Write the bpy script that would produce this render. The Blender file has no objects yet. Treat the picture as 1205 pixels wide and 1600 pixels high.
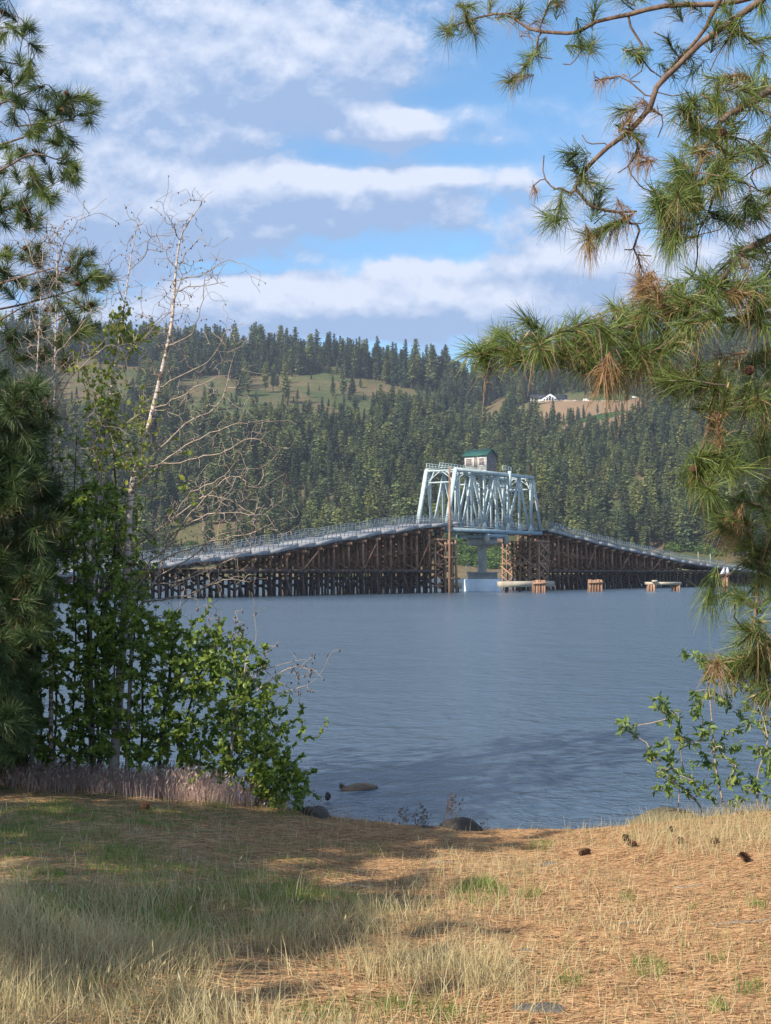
import bpy, math, random
import numpy as np
from mathutils import Vector
R = math.radians
random.seed(7)
rng = np.random.default_rng(11)
scene = bpy.context.scene
COL = scene.collection

# ------------------------------------------------------------------ camera
F = 2140.0                       # focal length in pixels of a 1205 x 1600 frame
PITCH = math.atan(93.0 / F)
EYE = Vector((0, 0, 3.0))
cam_d = bpy.data.cameras.new('camera')
cam = bpy.data.objects.new('camera', cam_d)
COL.objects.link(cam)
cam.location = EYE
cam.rotation_euler = (math.pi / 2 + PITCH, 0, 0)
cam_d.sensor_fit = 'VERTICAL'
cam_d.sensor_height = 24.0
cam_d.lens = F * 24.0 / 1600.0
cam_d.clip_start = 0.1
cam_d.clip_end = 9000
scene.camera = cam

def at(px, py, Y):
    """world point at depth Y that shows at pixel px,py of the 1205x1600 photograph"""
    a = (px - 602.5) / F; b = (800.0 - py) / F
    dy = math.cos(PITCH) - b * math.sin(PITCH)
    dz = math.sin(PITCH) + b * math.cos(PITCH)
    return Vector((a / dy * Y, Y, EYE.z + dz / dy * Y))

# ------------------------------------------------------------------ sky and sun
SUN_EL, SUN_DIR = R(36), (-0.68, -0.73)         # horizontal direction TOWARDS the sun
sun_rot = math.atan2(SUN_DIR[0], SUN_DIR[1])
world = bpy.data.worlds.new('World'); scene.world = world; world.use_nodes = True
wn, wl = world.node_tree.nodes, world.node_tree.links
wn.clear()

class NT:
    """small helper to write node trees"""
    def __init__(s, tree): s.t = tree; s.n = tree.nodes; s.l = tree.links
    def put(s, sock, v):
        if v is None: return
        if hasattr(v, 'is_linked') or hasattr(v, 'links'): s.l.new(v, sock)
        else:
            if isinstance(v, (tuple, list)) and len(v) == 3 and sock.type == 'RGBA': v = (*v, 1)
            sock.default_value = v
    def add(s, kind, ins=None, **props):
        nd = s.n.new(kind)
        for k, v in props.items(): setattr(nd, k, v)
        for k, v in (ins or {}).items(): s.put(nd.inputs[k], v)
        return nd
    def math(s, op, a, b=None, c=None, clamp=False):
        nd = s.n.new('ShaderNodeMath'); nd.operation = op; nd.use_clamp = clamp
        s.put(nd.inputs[0], a)
        if b is not None: s.put(nd.inputs[1], b)
        if c is not None: s.put(nd.inputs[2], c)
        return nd.outputs[0]
    def mix(s, f, a, b):
        nd = s.n.new('ShaderNodeMix'); nd.data_type = 'RGBA'
        s.put(nd.inputs[0], f); s.put(nd.inputs[6], a); s.put(nd.inputs[7], b)
        return nd.outputs[2]
    def noise(s, vec, scale, detail=4, rough=0.55, dist=0.0):
        nd = s.add('ShaderNodeTexNoise', {'Scale': scale, 'Detail': detail, 'Roughness': rough, 'Distortion': dist})
        if vec is not None: s.l.new(vec, nd.inputs['Vector'])
        return nd.outputs['Fac']
    def ramp(s, f, lo, hi, smooth=True):
        nd = s.n.new('ShaderNodeMapRange'); nd.interpolation_type = 'SMOOTHSTEP' if smooth else 'LINEAR'
        s.put(nd.inputs[0], f); nd.inputs[1].default_value = lo; nd.inputs[2].default_value = hi
        return nd.outputs[0]
    def scale(s, vec, sx, sy, sz, loc=(0, 0, 0), rot=(0, 0, 0)):
        nd = s.n.new('ShaderNodeMapping'); s.l.new(vec, nd.inputs[0])
        nd.inputs['Scale'].default_value = (sx, sy, sz); nd.inputs['Location'].default_value = loc
        nd.inputs['Rotation'].default_value = rot
        return nd.outputs[0]

W = NT(world.node_tree)
sky = W.add('ShaderNodeTexSky', sky_type='NISHITA', sun_disc=False)
sky.sun_elevation = SUN_EL; sky.sun_rotation = sun_rot
sky.air_density = 1.0; sky.dust_density = 0.6; sky.ozone_density = 1.6; sky.altitude = 650
tc = W.add('ShaderNodeTexCoord').outputs['Generated']
sep = W.add('ShaderNodeSeparateXYZ', {0: tc})
dx, dy, dz = sep.outputs
yy = W.math('MAXIMUM', dy, 0.05)
U = W.math('DIVIDE', dx, yy); V = W.math('DIVIDE', dz, yy)
UV = W.add('ShaderNodeCombineXYZ', {0: U, 1: V}).outputs[0]
def cu(px): return (px - 602.5) / F
def cv(py): return (893.0 - py) / F
# where the clouds stand in the sky (u, v, half width, half height, weight)
CL = [(200, 60, 440, 120, .46), (60, 230, 260, 170, .34), (330, 170, 230, 110, .34), (610, 200, 84, 40, .66), (520, 60, 200, 90, .26), (470, 120, 120, 60, .2),
      (430, 320, 260, 70, .40), (180, 340, 300, 110, .46), (640, 275, 280, 40, .30), (440, 460, 220, 40, .40), (800, 300, 120, 60, .12),
      (780, 440, 280, 60, .40), (600, 495, 620, 44, .48), (1150, 330, 120, 120, .34), (1060, 420, 200, 60, .30), (700, 330, 120, 30, .16),
      (850, 150, 70, 20, .24), (740, 165, 46, 22, .18), (1000, 180, 80, 30, .18), (900, 380, 120, 40, .14),
      (800, 90, 150, 110, -.40), (520, 240, 80, 26, -.36), (735, 235, 130, 20, -.34), (640, 140, 130, 22, -.25), (330, 414, 130, 13, -.34), (660, 384, 150, 22, -.26), (480, 370, 60, 16, -.1),
      (870, 250, 90, 60, -.16), (1000, 60, 200, 120, -.20)]
def cloud_field(voff):
    vv = W.math('ADD', V, voff)
    uv = W.add('ShaderNodeCombineXYZ', {0: U, 1: W.math('MULTIPLY', vv, 1.3)}).outputs[0]
    n1 = W.noise(uv, 10.5, 9, 0.60, 0.1)
    n2 = W.noise(uv, 3.2, 3, 0.5, 0.0)
    d = W.math('ADD', W.math('ADD', W.math('MULTIPLY_ADD', n1, 0.95, -0.17), W.math('MULTIPLY', W.noise(uv, 27.0, 7, .6, .2), .40)), W.math('MULTIPLY_ADD', n2, 0.5, -0.25))
    d = W.math('MULTIPLY_ADD', W.ramp(dz, .40, .62), .22, d)  # unseen cloud cover added overhead so the water reflects a brighter sky
    for (x, y, a, b, w) in CL:
        p = W.add('ShaderNodeCombineXYZ', {0: W.math('MULTIPLY', W.math('SUBTRACT', U, cu(x)), F / a),
                                          1: W.math('MULTIPLY', W.math('SUBTRACT', vv, cv(y)), F / b)}).outputs[0]
        L = W.add('ShaderNodeVectorMath', {0: p}, operation='LENGTH').outputs['Value']
        g = W.math('SUBTRACT', 1.0, W.ramp(L, 0.0, 1.5))
        d = W.math('ADD', d, W.math('MULTIPLY', g, w * .72))
    return d
d0 = cloud_field(0.0); d1 = cloud_field(0.013)
cover = W.ramp(d0, 0.46, 0.68)
thin = W.math('MULTIPLY', W.ramp(d0, 0.30, 0.56), 0.35)
cover = W.math('MAXIMUM', cover, thin)
lit = W.math('MULTIPLY_ADD', W.math('SUBTRACT', d0, d1), 3.6, 0.24)
fine = W.math('MULTIPLY_ADD', W.noise(UV, 30, 8, .62, .3), 0.62, -0.30)
lit = W.math('ADD', lit, fine, clamp=True)
cloud_col = W.mix(lit, (0.225, 0.32, 0.50), (0.50, 0.545, 0.65))
sky_k = W.add('ShaderNodeVectorMath', {0: sky.outputs[0], 1: (0.078, 0.112, 0.126)}, operation='MULTIPLY').outputs[0]
final = W.mix(cover, sky_k, cloud_col)
# the background strength is 0.1, so colours are lifted by ten first
fin = W.add('ShaderNodeVectorMath', {0: final}, operation='SCALE'); fin.inputs['Scale'].default_value = 10.0
bg = W.add('ShaderNodeBackground', {'Color': fin.outputs[0], 'Strength': 0.1})
W.l.new(bg.outputs[0], W.add('ShaderNodeOutputWorld').inputs[0])

sun_d = bpy.data.lights.new('sun', 'SUN'); sun_d.energy = 4.6; sun_d.angle = R(0.55); sun_d.color = (1.0, 0.90, 0.76)
sun = bpy.data.objects.new('sun', sun_d); COL.objects.link(sun)
h = math.hypot(*SUN_DIR)
to_sun = Vector((SUN_DIR[0] / h * math.cos(SUN_EL), SUN_DIR[1] / h * math.cos(SUN_EL), math.sin(SUN_EL)))
sun.rotation_euler = to_sun.to_track_quat('Z', 'Y').to_euler()
sun.location = (-30, -30, 40)
scene.view_settings.view_transform = 'Standard'; scene.view_settings.look = 'None'
scene.view_settings.exposure = 0.68; scene.view_settings.gamma = 1.0
scene.render.engine = 'CYCLES'
scene.cycles.max_bounces = 6; scene.cycles.diffuse_bounces = 3; scene.cycles.glossy_bounces = 3
scene.cycles.transmission_bounces = 3; scene.cycles.volume_bounces = 0; scene.cycles.transparent_max_bounces = 8

# ------------------------------------------------------------------ object helpers
OFF = {}
def tag(o, label=None, cat=None, group=None, kind=None):
    if label: o['label'] = label
    if cat: o['category'] = cat
    if group: o['group'] = group
    if kind: o['kind'] = kind
    return o
def thing(name, label, cat, loc, group=None, kind=None):
    o = bpy.data.objects.new(name, None); COL.objects.link(o); o.location = loc
    o.empty_display_size = 0.2
    OFF[o] = Vector(loc)
    return tag(o, label, cat, group, kind)

class MB:
    """collects geometry, then links it as one mesh object"""
    def __init__(s): s.v = []; s.f = []; s.n = 0; s.m = []
    def raw(s, verts, faces, mi=0):
        verts = np.asarray(verts, dtype=np.float64).reshape(-1, 3); faces = np.asarray(faces, dtype=np.int64)
        s.v.append(verts); s.f.append(faces + s.n); s.m.append(np.full(len(faces), mi)); s.n += len(verts)
        return s
    def beam(s, p0, p1, w, h, up=(0, 0, 1), mi=0):
        p0 = np.array(p0, float); p1 = np.array(p1, float); d = p1 - p0; L = np.linalg.norm(d)
        if L < 1e-6: return s
        d /= L; up = np.array(up, float); a = np.cross(d, up)
        if np.linalg.norm(a) < 1e-3: a = np.cross(d, np.array((1, 0, 0.0)))
        a /= np.linalg.norm(a); b = np.cross(a, d)
        vs = [p + a * sx * w / 2 + b * sy * h / 2 for p in (p0, p1) for sx, sy in ((-1, -1), (1, -1), (1, 1), (-1, 1))]
        return s.raw(vs, [(0, 1, 2, 3), (4, 7, 6, 5), (0, 4, 5, 1), (1, 5, 6, 2), (2, 6, 7, 3), (3, 7, 4, 0)], mi)
    def box(s, c, ax, ay, az, mi=0):
        """box with centre c and half-axis vectors"""
        c, ax, ay, az = (np.array(q, float) for q in (c, ax, ay, az))
        vs = [c + sx * ax + sy * ay + sz * az for sz in (-1, 1) for sx, sy in ((-1, -1), (1, -1), (1, 1), (-1, 1))]
        return s.raw(vs, [(0, 3, 2, 1), (4, 5, 6, 7), (0, 1, 5, 4), (1, 2, 6, 5), (2, 3, 7, 6), (3, 0, 4, 7)], mi)
    def tube(s, pts, rad, n=6, cap=True, mi=0, jit=0.0):
        P = np.array([tuple(p) for p in pts], float); m = len(P)
        rad = np.broadcast_to(np.array(rad, float), (m,))
        T = np.gradient(P, axis=0); T /= np.maximum(np.linalg.norm(T, axis=1)[:, None], 1e-9)
        ref = np.array((0.0, 0, 1)) if abs(T[0][2]) < .9 else np.array((1.0, 0, 0))
        A = []
        a = np.cross(T[0], ref); a /= np.linalg.norm(a)
        for i in range(m):
            a = a - T[i] * np.dot(a, T[i]); a /= max(np.linalg.norm(a), 1e-9); A.append(a.copy())
        A = np.array(A); B = np.cross(T, A)
        th = np.arange(n) * 2 * math.pi / n
        rr = rad[:, None] * (1 + (rng.uniform(-jit, jit, (m, n)) if jit else 0))
        V_ = P[:, None, :] + rr[:, :, None] * (np.cos(th)[None, :, None] * A[:, None, :] + np.sin(th)[None, :, None] * B[:, None, :])
        V_ = V_.reshape(-1, 3)
        fs = []
        for i in range(m - 1):
            for k in range(n):
                k2 = (k + 1) % n
                fs.append((i * n + k, i * n + k2, (i + 1) * n + k2, (i + 1) * n + k))
        s.raw(V_, fs, mi)
        if cap:
            base = s.n - m * n
            for r0, rv in ((0, True), ((m - 1) * n, False)):
                idx = [base + r0 + k for k in range(n)]
                if rv: idx = idx[::-1]
                c = len(s.v); cen = P[0] if rv else P[-1]
                s.v.append(cen[None, :]); ci = s.n; s.n += 1
                tri = [(idx[k], idx[(k + 1) % n], ci, ci) for k in range(n)]
                s.f.append(np.array(tri)); s.m.append(np.full(len(tri), mi))
        return s
    def build(s, name, mats, parent=None, smooth=False, off=None):
        me = bpy.data.meshes.new(name)
        if off is None:
            off = Vector((0, 0, 0)); p = parent
            while p is not None and p not in OFF: p = p.parent
            if p is not None: off = OFF[p]
        if s.n:
            v = np.concatenate(s.v) - np.array(off)
            arr = []; mi = []
            for fa, ma in zip(s.f, s.m):
                if fa.shape[1] == 4:
                    t = fa[:, 2] == fa[:, 3]
                    if t.any():
                        arr.append(fa[t][:, :3]); mi.append(ma[t]); arr.append(fa[~t]); mi.append(ma[~t]); continue
                arr.append(fa); mi.append(ma)
            arr2 = [(a, m_) for a, m_ in zip(arr, mi) if len(a)]
            loops = np.concatenate([a.ravel() for a, _ in arr2]); mi = np.concatenate([m_ for _, m_ in arr2])
            tot = np.concatenate([np.full(len(a), a.shape[1]) for a, _ in arr2])
            me.vertices.add(len(v)); me.vertices.foreach_set('co', v.ravel().astype(np.float32))
            me.loops.add(len(loops)); me.loops.foreach_set('vertex_index', loops.astype(np.int32))
            me.polygons.add(len(tot))
            start = np.concatenate([[0], np.cumsum(tot)[:-1]])
            me.polygons.foreach_set('loop_start', start.astype(np.int32))
            me.polygons.foreach_set('material_index', mi.astype(np.int32))
            if smooth: me.polygons.foreach_set('use_smooth', np.ones(len(tot), dtype=bool))
            me.update(calc_edges=True)
        for m_ in (mats if isinstance(mats, (list, tuple)) else [mats]): me.materials.append(m_)
        o = bpy.data.objects.new(name, me); COL.objects.link(o)
        if parent is not None: o.parent = parent
        elif any(off): o.location = off
        return o

def smoothstep(a, b, x):
    t = np.clip((x - a) / (b - a), 0, 1); return t * t * (3 - 2 * t)

# ------------------------------------------------------------------ materials
def material(name):
    m = bpy.data.materials.new(name); m.use_nodes = True; m.node_tree.nodes.clear()
    return m, NT(m.node_tree)
def principled(nt, col, rough=0.8, normal=None, spec=0.3, metal=0.0):
    b = nt.add('ShaderNodeBsdfPrincipled', {'Base Color': col, 'Roughness': rough, 'Specular IOR Level': spec, 'Metallic': metal})
    if normal is not None: nt.l.new(normal, b.inputs['Normal'])
    return b.outputs[0]
def out(nt, sh): nt.l.new(sh, nt.add('ShaderNodeOutputMaterial').inputs[0])
def bump(nt, hgt, strength=0.5, dist=0.02):
    return nt.add('ShaderNodeBump', {'Height': hgt, 'Strength': strength, 'Distance': dist}).outputs[0]

def mat_mottle(name, c1, c2, scale=3.0, c3=None, rough=0.85, bstr=0.4, bdist=0.01, stretch=(1, 1, 1), spec=0.25, metal=0, objrand=0.0):
    m, n = material(name)
    g = n.add('ShaderNodeNewGeometry')
    v = n.scale(g.outputs['Position'], *stretch)
    f = n.noise(v, scale, 6, .62)
    col = n.mix(n.ramp(f, .36, .64), c1, c2)
    if c3: col = n.mix(n.ramp(n.noise(v, scale * 3.7, 5, .6), .54, .70), col, c3)
    if objrand:
        oi = n.add('ShaderNodeObjectInfo').outputs['Random']
        col = n.add('ShaderNodeHueSaturation', {'Color': col, 'Value': n.math('MULTIPLY_ADD', oi, objrand, 1 - objrand / 2)}).outputs[0]
    out(n, principled(n, col, rough, bump(n, n.noise(v, scale * 5, 5, .6), bstr, bdist), spec, metal))
    return m

def mat_leaf(name, cols, trans=0.35, rough=0.55, island=True, spec=0.3, big=0.0, bigscale=0.3):
    """foliage: each leaf, needle or blade takes its own tone between the given colours"""
    m, n = material(name)
    g = n.add('ShaderNodeNewGeometry')
    r = g.outputs['Random Per Island']
    cr = n.add('ShaderNodeValToRGB', {0: r})
    el = cr.color_ramp.elements
    el[0].color = (*cols[0], 1); el[0].position = 0
    el[1].color = (*cols[-1], 1); el[1].position = 1
    for i, c in enumerate(cols[1:-1]):
        e = el.new((i + 1) / (len(cols) - 1)); e.color = (*c, 1)
    col = cr.outputs[0]
    if big:
        f = n.noise(g.outputs['Position'], bigscale, 3, .5)
        col = n.add('ShaderNodeHueSaturation', {'Color': col, 'Value': n.math('MULTIPLY_ADD', f, big, 1 - big / 2)}).outputs[0]
    p = principled(n, col, rough, None, spec)
    t = n.add('ShaderNodeBsdfTranslucent', {'Color': col}).outputs[0]
    mx = n.add('ShaderNodeMixShader', {0: trans, 1: p, 2: t})
    out(n, mx.outputs[0])
    return m
# ------------------------------------------------------------------ setting: near ground
CX = np.array([-60, -12, -7, -3.94, -2.63, -1.3, -.54, .2, .97, 1.95, 2.6, 3.94, 8, 14, 60.])
CZ = np.array([1.3, 1.3, 1.1, .92, .82, .68, .59, .47, .40, .46, .52, .62, .9, 1.1, 1.3])
CY = np.array([17, 16, 15.2, 14.6, 14.2, 13.8, 13.6, 13.8, 13.9, 13.6, 13.6, 13.8, 15, 16, 20.])
def ground_z(X, Y):
    X = np.asarray(X, float); Y = np.asarray(Y, float)
    zc = np.interp(X, CX, CZ); yc = np.interp(X, CX, CY)
    t = np.clip(1 - Y / yc, 0, 1)
    z = np.where(Y < yc, zc + (1.42 - zc) * t, zc - np.maximum(Y - yc, 0) * .55 - .25 * (1 - np.exp(-np.maximum(Y - yc, 0) * 6)))
    z = np.where(Y < 0, 1.42 + np.minimum(-Y, 60) * .02, z)
    b = .018 * np.sin(X * 2.3 + 1.1 * np.sin(Y * 1.7)) + .014 * np.sin(Y * 3.1 + X * 1.3) + .008 * np.sin(X * 7.1 + Y * 5.3) + .006 * np.sin(X * 13 - Y * 11)
    fade = np.clip((yc - Y) * 1.2, .15, 1)
    return np.maximum(z + b * fade, -2.5)
def gz(x, y): return float(ground_z(x, y))
def on_ground(px, py):
    """where the ray through a pixel meets the near ground"""
    lo, hi = 1.0, 14.5
    for Y in np.arange(3.0, 15.5, .02):
        p = at(px, py, Y)
        if p.z <= gz(p.x, Y): return Vector((p.x, Y, gz(p.x, Y)))
    p = at(px, py, 13.5); return Vector((p.x, 13.5, gz(p.x, 13.5)))
def to_px(P):
    """pixel position of points (n,3)"""
    P = np.asarray(P, float) - np.array(EYE)
    f = P[:, 1] * math.cos(PITCH) + P[:, 2] * math.sin(PITCH)
    u = -P[:, 1] * math.sin(PITCH) + P[:, 2] * math.cos(PITCH)
    return 602.5 + F * P[:, 0] / f, 800 - F * u / f

def grid_faces(nx, ny):
    i = np.arange(nx - 1)[None, :] + np.arange(ny - 1)[:, None] * nx
    return np.stack([i, i + 1, i + 1 + nx, i + nx], -1).reshape(-1, 4)

# needle litter and earth
m, n = material('needle litter ground')
pos = n.add('ShaderNodeNewGeometry').outputs['Position']
f1 = n.noise(pos, .55, 4, .6); f2 = n.noise(pos, 2.6, 6, .65); f3 = n.noise(pos, 17, 6, .7)
sep_ = n.add('ShaderNodeSeparateXYZ', {0: pos})
streak = n.noise(n.scale(pos, 14, 60, 14, rot=(0, 0, .3)), 1.0, 5, .7, .6)
streak2 = n.noise(n.scale(pos, 50, 12, 14, rot=(0, 0, -.5)), 1.0, 5, .7, .6)
lit_ = n.mix(n.ramp(streak, .35, .65), (.165, .088, .045), (.36, .22, .122))
lit_ = n.mix(n.math('MULTIPLY', n.ramp(streak2, .45, .7), .6), lit_, (.34, .215, .12))
lit_ = n.mix(n.math('MULTIPLY', n.ramp(f3, .52, .72), .5), lit_, (.11, .06, .036))
duff = n.mix(n.ramp(f3, .35, .7), (.20, .135, .075), (.34, .26, .15))
left = n.ramp(n.math('ADD', sep_.outputs[0], n.math('MULTIPLY_ADD', f1, 2.4, -1.2)), .2, -1.6)
col = n.mix(left, lit_, duff)
# moss and short green growing in patches, mostly on the left
gm = n.math('MULTIPLY', n.ramp(n.math('MULTIPLY_ADD', f2, .6, n.math('MULTIPLY', f1, .4)), .50, .62), n.math('MULTIPLY_ADD', left, .75, .06))
col = n.mix(gm, col, n.mix(f3, (.085, .10, .035), (.15, .17, .06)))
edge = n.ramp(sep_.outputs[2], .30, .05)
col = n.mix(edge, col, (.09, .07, .05))
b = bump(n, n.math('ADD', n.math('MULTIPLY', streak, .6), n.math('MULTIPLY', f3, .6)), .7, .03)
out(n, principled(n, col, .95, b, .1))
M_ground = m
xs = np.concatenate([np.linspace(-400, -30, 14)[:-1], np.linspace(-30, -6, 40)[:-1], np.linspace(-6, 6, 260)[:-1], np.linspace(6, 30, 40)[:-1], np.linspace(30, 400, 14)])
ys = np.concatenate([np.linspace(-500, -20, 14)[:-1], np.linspace(-20, 3, 24)[:-1], np.linspace(3, 17, 320)[:-1], np.linspace(17, 24, 20)])
Xg, Yg = np.meshgrid(xs, ys)
mb = MB(); mb.raw(np.stack([Xg, Yg, ground_z(Xg, Yg)], -1).reshape(-1, 3), grid_faces(len(xs), len(ys)))
tag(mb.build('ground', M_ground, smooth=True), kind='structure')

# ------------------------------------------------------------------ water
m, n = material('lake water')
pos = n.add('ShaderNodeNewGeometry').outputs['Position']
w0 = n.noise(n.scale(pos, .42, .34, 1, rot=(0, 0, .2)), 1.0, 3, .55, .3)
w1 = n.noise(n.scale(pos, 1.0, .85, 1, rot=(0, 0, .12)), 2.1, 4, .62, .4)
w2 = n.noise(n.scale(pos, 1.0, 1.1, 1, rot=(0, 0, -.18)), 6.5, 4, .6, .3)
w3 = n.noise(n.scale(pos, .02, .05, 1), 1, 3, .5)
hgt = n.math('ADD', n.math('MULTIPLY', w0, .22), n.math('ADD', n.math('MULTIPLY', w1, .16), n.math('MULTIPLY', w2, .045)))
nb = bump(n, hgt, 1.0, 1.0)
p = n.add('ShaderNodeBsdfPrincipled', {'Base Color': (.066, .104, .146), 'Roughness': n.math('MULTIPLY_ADD', w3, .10, .15), 'IOR': 1.62, 'Normal': nb, 'Specular IOR Level': .5})
out(n, p.outputs[0]); M_water = m
mb = MB()
xs = np.linspace(-3000, 3000, 41); ys = np.linspace(8, 3000, 41); Xg, Yg = np.meshgrid(xs, ys)
mb.raw(np.stack([Xg, Yg, Xg * 0], -1).reshape(-1, 3), grid_faces(41, 41))
tag(mb.build('water', M_water), kind='structure')

# ------------------------------------------------------------------ far hills
RPX = np.array([-4000, -1200, -300, 0, 120, 300, 450, 560, 650, 740, 850, 1000, 1205, 1500, 2400, 5000.])
RPY = np.array([600, 560, 545, 542, 548, 562, 569, 580, 596, 618, 600, 566, 545, 540, 560, 640.])
def vnoise(x, y, s, seed=0):
    """smooth value noise"""
    x = np.asarray(x, float) / s; y = np.asarray(y, float) / s
    xi = np.floor(x).astype(int); yi = np.floor(y).astype(int); fx = x - xi; fy = y - yi
    fx = fx * fx * (3 - 2 * fx); fy = fy * fy * (3 - 2 * fy)
    def hsh(a, b):
        h = np.sin(a * 127.1 + b * 311.7 + seed * 17.3) * 43758.5453; return h - np.floor(h)
    return (hsh(xi, yi) * (1 - fx) + hsh(xi + 1, yi) * fx) * (1 - fy) + (hsh(xi, yi + 1) * (1 - fx) + hsh(xi + 1, yi + 1) * fx) * fy
D0, D1 = 700.0, 1400.0
def hill_z(X, Y):
    X = np.asarray(X, float); Y = np.asarray(Y, float)
    px = 602.5 + F * X / Y
    # gullies run down the slope
    Rz = (893 - np.interp(px, RPX, RPY)) / F * D1 + 3
    shore = D0 - 25 + 40 * (vnoise(px, px * 0, 180, 3) - .5) + np.where((px > 690) & (px < 800), -20, 0)
    q = (Y - shore) / (D1 - shore)
    prof = np.where(q < 0, q * .3, np.where(q < 1, np.clip(q, 0, 1) ** 1.02, 1 - (q - 1) * .55))
    z = Rz * prof
    qq = np.clip(q, 0, 1)
    bumpy = (vnoise(X, Y, 170, 1) - .5) * 34 * qq * (1 - qq * .75) + (vnoise(X, Y, 60, 2) - .5) * 9 * qq * (1 - qq * .6)
    gully = -22 * np.exp(-((px - 745 + 60 * (qq - .6)) / 42) ** 2) * np.sin(np.pi * qq)
    z = z + bumpy + gully + np.where(q > 0, 1.2, 0)
    # a levelled terrace for the house
    ht = HOUSE_Z
    k = smoothstep(0, 30, 95 - np.hypot((px - 905) * .8, (Y - HOUSE_Y - 6) * 4.0))
    return z * (1 - k) + ht * k
HOUSE_Y = 1212.0
HOUSE_Z = at(858, 629, HOUSE_Y).z
u = np.concatenate([np.linspace(-2.6, -.45, 60)[:-1], np.linspace(-.45, .45, 300)[:-1], np.linspace(.45, 2.6, 60)])
d = np.concatenate([np.linspace(640, 1440, 220)[:-1], np.linspace(1440, 2300, 24)])
Ug, Dg = np.meshgrid(u, d); Xg = Ug * Dg
m, n = material('hillside')
pos = n.add('ShaderNodeNewGeometry').outputs['Position']
f1 = n.noise(pos, .012, 4, .6); f2 = n.noise(pos, .06, 6, .65); f3 = n.noise(pos, .5, 4, .7)
grass = n.mix(n.ramp(f1, .40, .58), (.070, .092, .034), (.165, .120, .066))
grass = n.mix(n.math('MULTIPLY', n.ramp(f2, .45, .68), .7), grass, (.12, .115, .045))
grass = n.mix(n.math('MULTIPLY', n.ramp(f3, .48, .68), .75), grass, (.045, .06, .022))
sp = n.add('ShaderNodeSeparateXYZ', {0: pos})
# cut earth of the building terrace and bare rock by the channel
tx = n.math('MULTIPLY', n.math('SUBTRACT', sp.outputs[0], (918 - 602.5) / F * HOUSE_Y), 1 / 50)
ty = n.math('MULTIPLY', n.math('SUBTRACT', sp.outputs[1], HOUSE_Y - 46), 1 / 62)
dd = n.math('SQRT', n.math('ADD', n.math('POWER', n.math('ABSOLUTE', tx), 3.0), n.math('MULTIPLY', ty, ty)))
bare = n.ramp(n.math('ADD', dd, n.math('MULTIPLY_ADD', f2, .8, -.4)), 1.12, .92)
earth = n.mix(f2, (.17, .11, .065), (.28, .195, .125))
tb = n.math('MULTIPLY', n.math('SUBTRACT', sp.outputs[1], HOUSE_Y - 62), 1 / 16.0)
tb2 = n.math('MULTIPLY', n.math('SUBTRACT', sp.outputs[0], (915 - 602.5) / F * HOUSE_Y), 1 / 28.0)
gband = n.ramp(n.math('ADD', n.math('MULTIPLY', tb, tb), n.math('MULTIPLY', tb2, tb2)), 1.2, .7)
earth = n.mix(gband, earth, (.035, .075, .022))
col = n.mix(bare, grass, earth)
low = n.math('MULTIPLY', n.ramp(sp.outputs[2], 16, 5), n.ramp(f2, .50, .66))
col = n.mix(low, col, n.mix(f3, (.25, .17, .11), (.16, .12, .08)))
out(n, principled(n, col, .95, bump(n, n.math('ADD', f2, n.math('MULTIPLY', f3, .3)), .6, 2.0), .1))
M_hill = m
mb = MB(); mb.raw(np.stack([Xg, Dg, hill_z(Xg, Dg)], -1).reshape(-1, 3), grid_faces(len(u), len(d)))
tag(mb.build('hills', M_hill, smooth=True), kind='structure')

# ------------------------------------------------------------------ conifers of the far shore
M_con = []
for i, cols in enumerate([[(.080, .106, .054), (.108, .138, .066), (.145, .172, .078)],
                          [(.105, .128, .056), (.142, .164, .070), (.185, .200, .088)],
                          [(.050, .074, .048), (.070, .098, .058), (.096, .124, .070)]]):
    m, n = material('conifer foliage %d' % i)
    g = n.add('ShaderNodeNewGeometry'); oi = n.add('ShaderNodeObjectInfo').outputs['Random']
    cr = n.add('ShaderNodeValToRGB', {0: g.outputs['Random Per Island']}); el = cr.color_ramp.elements
    el[0].color = (*cols[0], 1); el[1].color = (*cols[2], 1); e = el.new(.5); e.color = (*cols[1], 1)
    hs = n.add('ShaderNodeHueSaturation', {'Color': cr.outputs[0], 'Value': n.math('MULTIPLY_ADD', oi, 1.0, .55),
                                           'Hue': n.math('MULTIPLY_ADD', oi, -.035, .515), 'Saturation': n.math('MULTIPLY_ADD', oi, .4, .8)})
    out(n, principled(n, hs.outputs[0], .8, None, .15)); M_con.append(m)
M_con_bark = mat_mottle('far conifer bark', (.10, .06, .04), (.16, .10, .07), 1.0)
M_bush = mat_leaf('bright bush leaves', [(.05, .10, .02), (.09, .16, .03), (.15, .22, .05)], .3, big=.5, bigscale=.2)
M_deadred = mat_leaf('rust brown needles', [(.10, .055, .03), (.14, .08, .045)], .2)

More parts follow.
